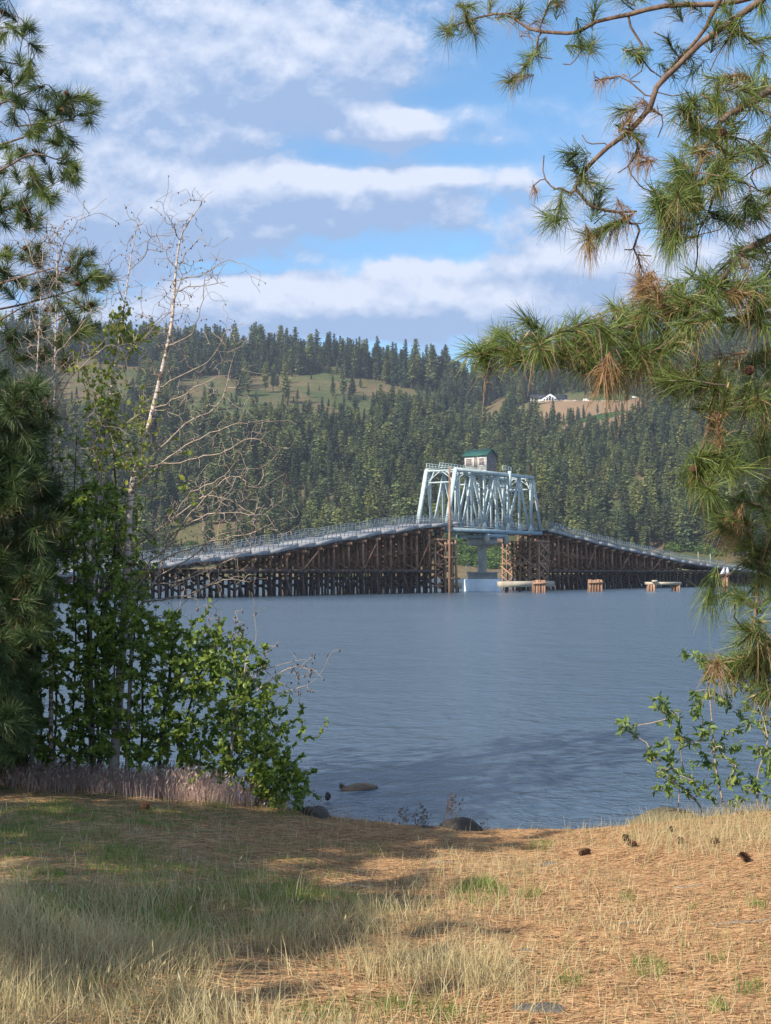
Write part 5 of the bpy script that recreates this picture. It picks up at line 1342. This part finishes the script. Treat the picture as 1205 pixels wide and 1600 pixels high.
for (ya, yb) in bands:
    pts = [p for p in allp if ya <= p[1] < yb]
    if not pts: continue
    far_ = max(pts, key=lambda p: p[0]); ym = (ya + yb) / 2
    root = np.array([LX, LYd, max(at(0, min(max(ym, ya) + 30, 1180), LYd).z - .25, 1.3)])
    dark = ya >= 600; YF = 13.15 if dark else 14.7; tipw = np.array(at(far_[0] * .6, far_[1], YF))  # lower boughs' shade is put into the colour by darker needles
    # two limbs, one towards the picture, one behind it
    for sgn in (-1, 1):
        sub = pts[::2] if sgn < 0 else pts[1::2]
        if not sub: continue
        tipq = tipw + np.array([0, sgn * .55, 0]); sk = resample([root, (root + tipq) / 2 + np.array([0, sgn * .2, -.08]), tipq], .12)
        tg = []
        for (px, py) in sub:
            tg.append(np.array(at(px, py, YF + sgn * rl_.uniform(.1, .8))))
            for e in range(1 if not dark else 3): tg.append(np.array(at(px + rl_.normal() * 18 - 14, py + rl_.normal() * 15, YF + sgn * rl_.uniform(.0, 1.1))))
        N_, PA, tips, dirs = grow(sk, list(range(-1, len(sk) - 1)), tg, rl_, sag=.04, step=.12, wig=.12); rad, ch = pipe(N_, PA, .0045, 2.2)
        mb = MB(); chains(mb, N_, PA, rad, ch); br = mb.build('branch', M_bark, PL); nb = MB()
        for ti, dv in zip(tips, dirs):
            dv = np.array(dv) + np.array([.1, 0, .25]) + rl_.normal(size=3) * .15
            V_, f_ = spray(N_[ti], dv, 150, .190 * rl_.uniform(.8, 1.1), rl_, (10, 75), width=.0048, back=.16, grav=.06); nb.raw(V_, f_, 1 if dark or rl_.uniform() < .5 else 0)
            if rl_.uniform() < .12: V_, f_ = spray(N_[ti], dv, 30, .12, rl_, (20, 100), width=.004, back=.2, grav=.5); nb.raw(V_, f_, 2)
        nb.build('needles', [M_needle, M_needle_dk, M_needle_br], br)
        if ya < 600:
            for ti in tips[::9]:
                o = bpy.data.objects.new('cone', CM.data); COL.objects.link(o); o.parent = br; o.location = Vector(N_[ti] - np.array([.02, .02, .0])) - OFF[PL]; o.rotation_euler = (rl_.uniform(0, 3), rl_.uniform(0, 3), 0); o.scale = (.72,) * 3
# rest of that tree's crown, out of the picture to the left and above
for k in range(16):
    z = 3.0 + k * .5; a = math.pi + (k * 2.4) % 3.4 - 1.7; L = 2.9 * (1 - k / 20) * (.55 if math.sin(a) < .2 else 1)
    if z > 8.6: a = k * 2.4
    p0 = np.array([LX, LYd, z]); d_ = np.array([math.cos(a), math.sin(a), .12]); sk = resample([p0, p0 + d_ * L * .5, p0 + d_ * L], .25)
    tg = [p0 + d_ * L * t + rl_.normal(size=3) * .35 for t in rl_.uniform(.25, 1.05, 26)]
    N_, PA, tips, dirs = grow(sk, list(range(-1, len(sk) - 1)), tg, rl_, step=.2); rad, ch = pipe(N_, PA, .005, 2.2)
    mb = MB(); chains(mb, N_, PA, rad, ch); br = mb.build('branch', M_bark, PL); nb = MB()
    for ti, dv in zip(tips, dirs): V_, f_ = spray(N_[ti], dv, 70, .18, rl_, width=.009); nb.raw(V_, f_)
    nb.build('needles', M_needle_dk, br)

# pines standing behind the camera and to its left: they only throw the shade that lies over the clearing
def shade_pine(x, y, Ht, clear, rad_, seed, nlimb=34):
    r = np.random.default_rng(seed); z0 = gz(x, y)
    t = thing('pine_tree', 'tall ponderosa pine standing outside the picture, shading the clearing', 'pine tree', (x, y, z0), 'pines outside the picture')
    mb = MB(); mb.tube([(x, y, z0 - .3), (x + .1, y, z0 + Ht * .5), (x, y, z0 + Ht)], [.33, .24, .04], 14, jit=.03); mb.build('trunk', M_trunk, t)
    for k in range(nlimb):
        u_ = k / nlimb; z = z0 + Ht * (clear + (1 - clear) * u_); a = k * 2.4 + r.uniform(-.4, .4); L = rad_ * (1 - u_) ** .6 * r.uniform(.7, 1.1) + .3
        p0 = np.array([x, y, z]); d_ = np.array([math.cos(a), math.sin(a), .05 + .5 * u_]); sk = resample([p0, p0 + d_ * L * .5 - np.array([0, 0, .1]), p0 + d_ * L], .4)
        tg = [p0 + d_ * L * q + r.normal(size=3) * .32 for q in r.uniform(.25, 1.05, 22)]
        N_, PA, tips, dirs = grow(sk, list(range(-1, len(sk) - 1)), tg, r, step=.35); rad, ch = pipe(N_, PA, .006, 2.2)
        mb = MB(); chains(mb, N_, PA, rad, ch, n=4); br = mb.build('branch', M_bark, t); nb = MB()
        for ti, dv in zip(tips, dirs): V_, f_ = spray(N_[ti], dv, 60, .22, r, width=.024); nb.raw(V_, f_)
        nb.build('needles', M_needle, br)
for q in SHADE: shade_pine(*q)
# ------------------------------------------------------------------ leafy plants of the bank
def leaves(C_, D_, size, r, w_=.55, fold=.25, flat=.4):
    """ovate leaves folded along the midrib: C base points, D directions"""
    n_ = len(C_); D_ = D_ / np.maximum(np.linalg.norm(D_, axis=1)[:, None], 1e-6)
    up = r.normal(size=(n_, 3)) * (1 - flat) + np.array([0, 0, 1.0]) * flat * 2
    s_ = np.cross(D_, up); s_ /= np.maximum(np.linalg.norm(s_, axis=1)[:, None], 1e-6); nn = np.cross(s_, D_)
    L = np.asarray(size)[:, None]; W_ = L * w_ / 2
    f = nn * L * fold * .35
    pts = [C_, C_ + D_ * L * .32 + s_ * W_ + f, C_ + D_ * L * .70 + s_ * W_ * .85 + f * .8, C_ + D_ * L - nn * L * .08, C_ + D_ * L * .70 - s_ * W_ * .85 + f * .8, C_ + D_ * L * .32 - s_ * W_ + f]
    V_ = np.stack(pts, 1).reshape(-1, 3); i = np.arange(n_) * 6
    return V_, np.concatenate([np.stack([i, i + 1, i + 2, i + 3], 1), np.stack([i, i + 3, i + 4, i + 5], 1)])
M_alder = mat_leaf('alder leaves', [(.09, .16, .026), (.15, .23, .038), (.22, .31, .052), (.29, .35, .070)], .45, .42, spec=.45)
M_ylw = mat_leaf('young yellow green leaves', [(.17, .23, .04), (.26, .32, .055), (.36, .38, .07)], .45, .5)
M_willow = mat_leaf('willow leaves', [(.10, .17, .045), (.15, .23, .06), (.23, .31, .09)], .38, .45)
M_stem = mat_mottle('dark shrub stem', (.055, .042, .034), (.10, .08, .065), 20, bstr=.4, bdist=.004)
M_dead = mat_mottle('bare grey twig', (.28, .22, .175), (.42, .345, .285), 16, (.16, .12, .10), bstr=.4, bdist=.003)
M_catkin = mat_mottle('old seed cone', (.05, .03, .022), (.09, .055, .04), 30)
m, n = material('birch bark')
pos = n.add('ShaderNodeNewGeometry').outputs['Position']
f1 = n.noise(n.scale(pos, 6, 6, 38), 1.0, 5, .65); f2 = n.noise(pos, 5.5, 5, .65)
col = n.mix(n.ramp(f1, .50, .62), (.58, .50, .44), (.20, .13, .10)); col = n.mix(n.ramp(f2, .54, .64), col, (.075, .055, .045))
out(n, principled(n, col, .7, bump(n, f1, .6, .004), .2)); M_birch = m

def leafy(tree, mb_leaf, N_, PA, tips, dirs, r, k0, k1, size, mi=0, back=.14, w_=.55, spread=.9, flat=.4):
    Cs, Ds = [], []
    for ti, dv in zip(tips, dirs):
        k = int(r.integers(k0, k1 + 1)); nd = ti; 
        for q in range(k):
            f_ = r.uniform(0, 1); c = N_[ti] * (1 - f_) + N_[PA[ti]] * f_ if f_ < .99 else N_[ti]
            c = N_[ti] - np.array(dv) * back * f_
            Cs.append(c); Ds.append(np.array(dv) * .7 + r.normal(size=3) * spread * .7 + np.array([0, 0, -.05]))
    if Cs: V_, f_ = leaves(np.array(Cs), np.array(Ds), r.uniform(size * .65, size * 1.2, len(Cs)), r, w_, flat=flat); mb_leaf.raw(V_, f_, mi)

def in_poly(px, py, poly):
    c = False; j = len(poly) - 1
    for i in range(len(poly)):
        xi, yi = poly[i]; xj, yj = poly[j]
        if (yi > py) != (yj > py) and px < (xj - xi) * (py - yi) / (yj - yi) + xi: c = not c
        j = i
    return c
def scatter(poly, n_, r, Yc, dY, edge=None):
    xs_ = [p[0] for p in poly]; ys_ = [p[1] for p in poly]; out_ = []
    while len(out_) < n_:
        x, y = r.uniform(min(xs_), max(xs_)), r.uniform(min(ys_), max(ys_))
        if in_poly(x, y, poly): out_.append(np.array(at(x, y, Yc + r.uniform(-dY, dY))))
    return out_

# the big leafy alder shrub -------------------------------------------------------
ra = np.random.default_rng(61)
def stems_to(bases, tops, wob, r, step=.15):
    out_ = []
    for b_, t in zip(bases, tops):
        b_, t = np.array(b_), np.array(t); out_.append(resample([b_, b_ * .65 + t * .35 + np.array([r.normal() * wob, r.normal() * wob, .1]), b_ * .3 + t * .7 + np.array([r.normal() * wob, r.normal() * wob, .05]), t], step))
    return out_
def skeleton(stem_list):
    S_, P_ = [], []
    for st in stem_list:
        b_ = len(S_)
        for k, p in enumerate(st): S_.append(p); P_.append(b_ + k - 1 if k else (-1 if b_ == 0 else 0))
    return S_, P_
def shrub(name, label, cat, stems, targets, mat_leafs, leafk, size, r, group=None, tipr=.0025, base=.03, w_=.55, bark=None, wig=.12, spread=.9, flat=.4, extra=None, mi_fn=None):
    b0 = stems[0][0]; t = thing(name, label, cat, (float(b0[0]), float(b0[1]), float(b0[2])), group)
    S_, P_ = skeleton(stems)
    N_, PA, tips, dirs = grow(S_, P_, targets, r, step=.10, wig=wig)
    # each stem grows from its own foot
    rad, ch = pipe(N_, PA, tipr, 2.4)
    sc = base / max(rad[0], 1e-6); 
    starts = [i for i in range(len(S_)) if P_[i] in (-1, 0) and (i == 0 or P_[i] == 0 and i != 1)]
    mb = MB()
    for i in starts:
        if PA[i] == 0 and i != 0:
            PA[i] = -1; ch[0] = [c for c in ch[0] if c != i]
    rad = [min(q, base) for q in rad]
    for i in starts: chains(mb, N_, PA, rad, ch, i, 5)
    mb.build('stem', bark or M_stem, t)
    lf = MB()
    if mi_fn is None: leafy(t, lf, N_, PA, tips, dirs, r, leafk[0], leafk[1], size, 0, w_=w_, spread=spread, flat=flat)
    else:
        for m_i in range(len(mat_leafs)):
            sel = [k for k in range(len(tips)) if mi_fn(k) == m_i]
            leafy(t, lf, N_, PA, [tips[k] for k in sel], [dirs[k] for k in sel], r, leafk[0], leafk[1], size, m_i, w_=w_, spread=spread, flat=flat)
    if lf.n: lf.build('leaves', mat_leafs, t)
    return t, N_, PA, tips, dirs
def foot(px, Y): 
    x = (px - 602.5) / F * Y; return np.array([x, Y, gz(x, Y) - .1])
dome = [(170, 1180), (130, 1060), (150, 960), (190, 950), (230, 952), (262, 958), (300, 985), (350, 982), (392, 1020), (405, 1060), (432, 1080), (445, 1110), (440, 1140), (455, 1180), (470, 1215), (484, 1240), (470, 1262), (440, 1262), (400, 1240), (340, 1205), (260, 1195)]
tips_out = [(488, 1128), (478, 1134), (470, 1126), (460, 1132), (482, 1246), (476, 1232), (466, 1256), (455, 1215), (450, 1190), (462, 1170), (300, 975), (252, 950), (345, 975), (226, 945), (395, 1030), (410, 1075), (485, 1215), (440, 1100)]
T_ = scatter(dome, 1250, ra, 13.9, .75) + [np.array(at(px, py, 13.6)) for px, py in tips_out for _ in range(2)]
low = [(380, 1150), (430, 1150), (465, 1200), (484, 1245), (455, 1265), (400, 1240)]
T_ = [t + ra.normal(size=3) * np.array([.09, .05, .09]) for t in T_] + scatter(low, 90, ra, 13.5, .25)
bs = [foot(px, Y) for px, Y in ((250, 14.1), (215, 14.3), (290, 14.2), (330, 14.1), (370, 13.95), (395, 13.9), (180, 14.3))]
tp = [at(px, py, Y) for px, py, Y in ((270, 1000, 13.8), (220, 990, 14.2), (330, 1010, 13.7), (380, 1050, 13.9), (430, 1110, 13.7), (460, 1210, 13.5), (180, 1000, 14.4))]
ylw = set(range(len(T_) - 90, len(T_), 3))
shrub('alder_shrub', 'big rounded leafy green shrub spreading over the water at the left bank', 'shrub', stems_to(bs, tp, .06, ra), T_, [M_alder, M_ylw], (9, 14), .054, ra, base=.035, w_=.66, mi_fn=lambda k: 1 if k in ylw else 0)
# bare twigs with old cones standing out of it towards the water
bare_ = [[(380, 1060), (417, 1021), (434, 1004)], [(395, 1052), (448, 1036), (478, 1030)], [(430, 1085), (484, 1068), (508, 1042)], [(385, 1030), (400, 1000), (398, 965)], [(360, 1000), (372, 975), (368, 955)], [(440, 1050), (466, 1040), (490, 1052)], [(410, 1040), (428, 1060), (470, 1085)], [(330, 990), (325, 960), (322, 935)]]
st_ = [resample([np.array(at(px, py, 13.7)) for px, py in b_], .06) for b_ in bare_]
St = []; Pt = []
for b_ in st_:
    q0 = len(St)
    for k, p in enumerate(b_): St.append(p); Pt.append(q0 + k - 1 if k else -1)
tg = []
for b_ in bare_:
    for q in range(9):
        f_ = ra.uniform(.3, 1.1); x = b_[0][0] + (b_[-1][0] - b_[0][0]) * f_ + ra.normal() * 16; y = b_[0][1] + (b_[-1][1] - b_[0][1]) * f_ + ra.normal() * 15; tg.append(np.array(at(x, y, 13.7 + ra.uniform(-.2, .2))))
tt_ = thing('bare_shrub', 'bare twiggy shrub with dark old seed cones sticking out right of the leafy shrub', 'shrub', tuple(foot(390, 13.8)))
N_, PA, tips, dirs = grow(St, Pt, tg, ra, step=.06); rad, ch = pipe(N_, PA, .0022, 2.3)
mb = MB(); mb.tube(resample([foot(360, 13.85), at(365, 1130, 13.75), st_[0][0]], .15), [.014] * len(resample([foot(360, 13.85), at(365, 1130, 13.75), st_[0][0]], .15)), 5)
for q in range(len(St)):
    if Pt[q] == -1: 
        chains(mb, N_, PA, rad, ch, q, 4); mb.tube([np.array(at(375, 1100, 13.78)), St[q]], [.009, .006], 4)
mb.build('stem', M_dead, tt_)
mb = MB()
for ti in tips:
    for q in range(ra.integers(0, 3)):
        c = N_[ti] + ra.normal(size=3) * .012; mb.tube([c, c + np.array([.003, 0, -.012]), c + np.array([0, 0, -.024])], [.004, .008, .003], 5)
mb.build('seed_cones', M_catkin, tt_)

# dark leafy thicket at the far left under the pine
left_poly = [(-60, 1190), (-60, 880), (40, 860), (100, 780), (140, 740), (180, 760), (215, 850), (235, 930), (200, 960), (190, 1050), (180, 1190)]
T_ = scatter(left_poly, 1050, ra, 13.95, .85)
bs = [foot(px, Y) for px, Y in ((10, 14.4), (50, 14.1), (85, 14.5), (120, 14.1), (150, 14.4), (-40, 14.2))]
tp = [at(px, py, 14.1) for px, py in ((0, 930), (60, 850), (95, 840), (130, 770), (190, 850), (-50, 900))]
shrub('leafy_thicket', 'dark leafy thicket of upright stems between the left pine and the rounded shrub', 'shrub', stems_to(bs, tp, .08, ra), T_, [M_alder], (8, 13), .062, ra, base=.035, w_=.66)
mid_poly = [(30, 700), (110, 640), (170, 620), (215, 690), (235, 800), (262, 900), (240, 965), (100, 965), (20, 900)]
T_ = scatter(mid_poly, 340, ra, 14.2, .6)
shrub('tall_leafy_shrub', 'tall loose leafy shrub filling in between the birch trunks', 'shrub', stems_to([foot(px, Y) for px, Y in ((70, 14.4), (110, 14.3), (165, 14.3), (205, 14.2))], [at(px, py, 14.2) for px, py in ((60, 740), (120, 680), (175, 680), (225, 850))], .08, ra), T_, [M_alder, M_ylw], (4, 8), .046, ra, base=.03, w_=.66, mi_fn=lambda k: 1 if k % 4 == 0 else 0)
# low brush under it
T_ = scatter([(-40, 1200), (-40, 1150), (100, 1150), (170, 1170), (170, 1205)], 130, ra, 13.9, .3)
shrub('low_brush', 'low dull brush at the foot of the thicket, above the seed grass', 'shrub', stems_to([foot(40, 14), foot(100, 13.9), foot(-10, 14)], [at(40, 1160, 14), at(110, 1165, 13.9), at(-20, 1155, 14)], .05, ra), T_, [M_alder], (4, 7), .045, ra, base=.014)

# birches and bare saplings ----------------------------------------------------------
def birch(label, path, Y, r0, branches, seed, ntw=160, spreadpx=38, leaf_zone=None, bark=None, twr=.0022, foot_px=None):
    r = np.random.default_rng(seed)
    W_ = [foot(foot_px if foot_px is not None else path[0][0], Y)] + [np.array(at(px, py, Y + .02 * k)) for k, (px, py) in enumerate(path)]
    tr = resample(W_, .10); t = thing('birch_tree', label, 'birch tree', tuple(tr[0]), 'slender birches on the left bank')
    mb = MB(); rr = r0 * (1 - .9 * (np.linspace(0, 1, len(tr)) ** 1.1)); mb.tube(tr, rr, 9, jit=.05); mb.build('trunk', bark or M_birch, t)
    S_ = list(tr); P_ = list(range(-1, len(tr) - 1)); Sx, Sy = to_px(np.array(tr))
    tgs = []
    for b_ in branches:
        j = int(np.argmin((Sx - b_[0][0]) ** 2 + (Sy - b_[0][1]) ** 2)); dy = r.uniform(-.7, .7)
        pts = [tr[j]] + [np.array(at(px, py, Y + dy * (k + 1) / len(b_))) for k, (px, py) in enumerate(b_[1:])]
        sm = resample(pts, .08)[1:]; last = j
        for p in sm: S_.append(p + r.normal(size=3) * .008); P_.append(last); last = len(S_) - 1
        Bx, By = to_px(np.array(sm))
        for q in range(int(len(sm) * 3.4)):
            k = r.integers(len(sm) // 4, len(sm)); tgs.append(sm[k] + r.normal(size=3) * np.array([.16, .2, .15]) + np.array([.05, 0, .06]))
    for q in range(int(ntw * 2.4)):
        k = int(len(tr) * (.28 + .72 * r.uniform() ** .9)); k = min(k, len(tr) - 1); s_ = spreadpx / F * Y * (1.15 - .8 * k / len(tr))
        a = r.uniform(0, 6.28); L = s_ * r.uniform(.3, 1.6); tgs.append(tr[k] + np.array([math.cos(a) * L, math.sin(a) * L, L * r.uniform(.9, 2.0)]))
    N_, PA, tips, dirs = grow(S_, P_, tgs, r, step=.09, wig=.06); rad, ch = pipe(N_, PA, twr, 2.5)
    for i in range(len(tr)): rad[i] = rr[i] * .8
    mb = MB()
    for i in range(len(tr)):
        for c in ch[i]:
            if c != i + 1 or c >= len(tr): 
                rc = min(rad[c], rr[i] * .7); chains(mb, N_, PA, [min(q, rc) if k >= len(tr) else q for k, q in enumerate(rad)] if False else rad, ch, c, 4)
    mb.build('branches', M_dead, t)
    if leaf_zone:
        lf = MB(); sel = []
        for k, ti in enumerate(tips):
            x, y = to_px(N_[ti][None])
            for (cx, cy, a, b_, pr) in leaf_zone:
                if ((x[0] - cx) / a) ** 2 + ((y[0] - cy) / b_) ** 2 < 1 and r.uniform() < pr: sel.append(k); break
        leafy(t, lf, N_, PA, [tips[k] for k in sel], [dirs[k] for k in sel], r, 2, 5, .055, 0, w_=.75, back=.2)
        if lf.n: lf.build('leaves', M_ylw if leaf_zone[0][4] < 2 else M_alder, t)
    ck = MB()
    for ti in tips[::4]:
        c = N_[ti]; ck.tube([c, c + np.array([.002, 0, -.010]), c + np.array([0, 0, -.02])], [.003, .006, .002], 4)
    ck.build('seed_cones', M_catkin, t)
    return t
birch('tallest birch, its peeling pale trunk leaning right and forking against the clouds', [(192, 1000), (200, 850), (206, 762), (231, 671), (247, 605), (268, 506), (276, 411), (286, 362), (310, 326)], 14.0, .055,
      [[(284, 372), (268, 345), (257, 326)], [(278, 440), (310, 430), (340, 415), (358, 405)], [(276, 452), (320, 445), (352, 440)], [(272, 470), (285, 430), (262, 405), (256, 380)], [(231, 745), (289, 663), (342, 632), (364, 560)], [(223, 737), (330, 712), (392, 684), (425, 702)],
       [(215, 765), (300, 690), (372, 660), (380, 632)], [(205, 860), (268, 812), (330, 774), (404, 807)], [(198, 900), (256, 860), (300, 800), (360, 745), (395, 760)], [(195, 943), (247, 880), (320, 850), (400, 832), (430, 812)], [(262, 540), (300, 520), (318, 470), (322, 440)], [(250, 600), (290, 585), (330, 560), (352, 520)],
       [(240, 640), (280, 620), (318, 600), (340, 588)], [(196, 880), (170, 800), (150, 720), (140, 660)], [(210, 740), (180, 700), (165, 640)]], 301, 240, 44, [(215, 690, 60, 70, .35), (260, 760, 60, 40, .25)], foot_px=178)
birch('middle birch with yellow green leaves left of the tallest birch', [(140, 1000), (148, 850), (157, 712), (173, 613), (190, 506), (206, 395), (214, 354)], 14.3, .038,
      [[(173, 613), (200, 560), (225, 520), (255, 490)], [(165, 650), (130, 600), (118, 560)], [(180, 570), (215, 540), (250, 500), (275, 480)], [(195, 480), (180, 440), (170, 410)], [(205, 420), (225, 400), (235, 370)], [(160, 700), (200, 660), (240, 640), (280, 650)]], 302, 170, 40,
      [(180, 590, 60, 110, .85), (150, 690, 60, 60, .7), (220, 520, 40, 50, .4)], foot_px=150)
birch('pale bare birch against the left pine, second from the left', [(80, 1000), (82, 800), (84, 671), (88, 465), (90, 370)], 13.75, .026,
      [[(89, 420), (105, 370), (125, 345), (150, 336)], [(88, 500), (60, 440), (50, 400)], [(88, 560), (120, 520), (140, 490), (165, 480)], [(86, 640), (110, 590), (140, 560), (175, 535)], [(86, 600), (50, 560), (20, 545)], [(88, 450), (100, 410), (118, 380)], [(86, 690), (50, 640), (30, 600)]], 303, 230, 42, foot_px=84)
birch('thin bare birch furthest left in front of the pine', [(50, 1000), (54, 800), (56, 630), (63, 480), (68, 375)], 13.7, .020,
      [[(60, 520), (40, 460), (20, 430)], [(62, 480), (85, 440), (95, 390)], [(57, 600), (20, 560), (-10, 545)], [(57, 640), (90, 600), (120, 570)], [(65, 430), (45, 390), (38, 360)]], 304, 170, 38, foot_px=55)
birch('low bare grey sapling arching right in front of the low left trestle', [(205, 1010), (215, 955), (246, 900), (258, 860), (268, 815)], 13.9, .022,
      [[(235, 915), (290, 905), (350, 880), (400, 850)], [(225, 940), (290, 930), (350, 905), (390, 910)], [(215, 960), (260, 965), (300, 930), (345, 905)], [(250, 890), (300, 870), (340, 835), (390, 830)], [(262, 840), (310, 810), (350, 800), (410, 805)], [(265, 820), (300, 770), (350, 745), (380, 700)], [(240, 905), (200, 880), (180, 850)]], 305, 110, 40, bark=M_dead, foot_px=200)

# willow bush at the right bank -------------------------------------------------------
rw = np.random.default_rng(88)
wl_pts = [(975, 1136), (968, 1132), (985, 1142), (1030, 1098), (1038, 1106), (1022, 1092), (1048, 1112), (1045, 1120), (1075, 1018), (1088, 1026), (1098, 1032), (1030, 1168), (1040, 1178), (1022, 1184), (1050, 1190), (1030, 1180), (1065, 1158), (1058, 1150),
          (1092, 1090), (1100, 1100), (1088, 1110), (1115, 1080), (1130, 1090), (1140, 1100), (1150, 1085), (1098, 1124), (1110, 1140), (1080, 1148), (1095, 1165), (1105, 1175), (1120, 1165), (1130, 1180), (1145, 1170), (1150, 1190), (1112, 1190), (1098, 1200),
          (1040, 1210), (1030, 1225), (1050, 1215), (1045, 1235), (1060, 1205), (1070, 1220), (1085, 1215), (1100, 1225), (1120, 1215), (1140, 1220), (1155, 1230), (1170, 1215), (1185, 1225), (1200, 1210), (1195, 1240), (1160, 1250), (1110, 1245), (1080, 1240),
          (1160, 1120), (1175, 1130), (1190, 1125), (1200, 1140), (1170, 1100), (1188, 1095), (1150, 1145), (1165, 1160), (1200, 1165), (1185, 1180), (1200, 1195), (1120, 1060), (1108, 1050), (1140, 1060), (1160, 1070), (1180, 1065), (1200, 1080), (1210, 1110), (1215, 1160), (1220, 1220)]
T_ = []
for px, py in wl_pts:
    Y = 13.9 + rw.uniform(-.45, .45)
    for e in range(3): T_.append(np.array(at(px + rw.normal() * 7, py + rw.normal() * 6, Y + rw.uniform(-.1, .1))))
bs = [foot(1110, 14.05), foot(1075, 14.1), foot(1150, 14.1), foot(1190, 14.0), foot(1230, 14.0)]
tp = [at(1010, 1160, 13.8), at(1060, 1150, 14.1), at(1105, 1040, 14.0), at(1180, 1090, 13.9), at(1230, 1080, 13.9)]
sts = stems_to(bs, tp, .08, rw)
shrub('willow_bush', 'open light green willow bush at the right bank under the pine boughs', 'shrub', sts, T_, [M_willow, M_ylw], (5, 9), .082, rw, base=.018, w_=.38, bark=M_dead, spread=.75, mi_fn=lambda k: 1 if k % 9 == 0 else 0)

# weeds along the water edge -------------------------------------------------------------
M_weed = mat_mottle('dry weed stalk', (.22, .17, .13), (.33, .27, .2), 20)
M_seed = mat_mottle('dark seed head', (.09, .06, .055), (.15, .10, .09), 40)
def weed(px, h_px, label, r, seed_n=12, leaf_n=0, Y=14.05, lean=0, group='dry weeds along the water edge'):
    f_ = foot(px, Y); top = np.array(at(px + lean, 0, Y)); h_ = h_px / F * Y + .12
    t = thing('weed', label, 'weed', tuple(f_), group); mb = MB(); sd = MB()
    for k in range(r.integers(2, 4)):
        b_ = f_ + np.array([r.uniform(-.04, .04), r.uniform(-.04, .04), .05]); e = b_ + np.array([lean / F * Y + r.uniform(-.08, .08), r.uniform(-.06, .06), h_ * r.uniform(.75, 1.05)])
        mb.tube([b_, b_ * .5 + e * .5 + r.normal(size=3) * .012, e], [.004, .003, .0018], 4)
        for q in range(seed_n):
            u_ = r.uniform(.6, 1.02); c = b_ * (1 - u_) + e * u_ + r.normal(size=3) * np.array([.03, .03, .015]); a0 = b_ * (1 - u_ + .06) + e * (u_ - .06)
            mb.tube([a0, c], [.0015, .001], 3, cap=False); d_ = r.normal(size=3) * .35 + np.array([.3, 0, .6]); d_ = d_ / np.linalg.norm(d_)
            sd.tube([c, c + d_ * .012, c + d_ * .026], [.002, .0055, .001], 4)
    mb.build('stalk', M_weed, t); sd.build('seed_head', M_seed, t)
    if leaf_n:
        C_ = f_ + np.stack([r.normal(size=leaf_n) * .08, r.normal(size=leaf_n) * .05, r.uniform(.05, h_ * .8, leaf_n)], 1)
        V_, q_ = leaves(C_, np.stack([r.normal(size=leaf_n), r.normal(size=leaf_n), r.uniform(0, 1, leaf_n)], 1), r.uniform(.04, .09, leaf_n), r, .4); lf = MB(); lf.raw(V_, q_); lf.build('leaves', M_alder, t)
rx_ = np.random.default_rng(404)
for k, (px, h_, lean, sn, ln) in enumerate([(520, 30, -6, 3, 0), (545, 36, 4, 3, 0), (575, 26, 0, 4, 20), (598, 44, 6, 12, 0), (606, 34, 3, 5, 46), (618, 52, 0, 16, 0), (634, 40, -3, 14, 8), (645, 56, 4, 14, 0), (652, 46, 12, 12, 0), (664, 36, 6, 10, 22), (680, 44, 12, 12, 0),
                                       (690, 52, 14, 14, 0), (704, 46, 14, 10, 0), (752, 30, 6, 10, 0), (762, 22, 10, 8, 0), (905, 44, 0, 8, 0), (930, 30, 6, 5, 6), (952, 36, -4, 3, 6), (964, 54, 2, 4, 14), (978, 26, 6, 3, 0), (850, 20, 4, 2, 0), (800, 24, -3, 2, 0)]):
    weed(px, h_, 'dark seeded dry weed ' + ('between the shrub and the big boulder' if px < 740 else 'right of the big boulder' if px < 800 else 'on the bank edge left of the willow bush'), rx_, sn, ln, 14.0 + rx_.uniform(-.15, .15), lean)
# ------------------------------------------------------------------ the air over the lake
m = bpy.data.materials.new('haze'); m.use_nodes = True; m.node_tree.nodes.clear(); n = NT(m.node_tree)
v = n.add('ShaderNodeVolumePrincipled', {'Color': (.72, .82, 1.0, 1), 'Density': 0.00010, 'Anisotropy': .1})
n.l.new(v.outputs[0], n.add('ShaderNodeOutputMaterial').inputs['Volume'])
mb = MB(); mb.box((0, 1000, 160), (7000, 0, 0), (0, 2400, 0), (0, 0, 275))
ho = mb.build('haze', m); tag(ho, 'thin pale blue haze over the lake and hills', 'haze', kind='stuff')
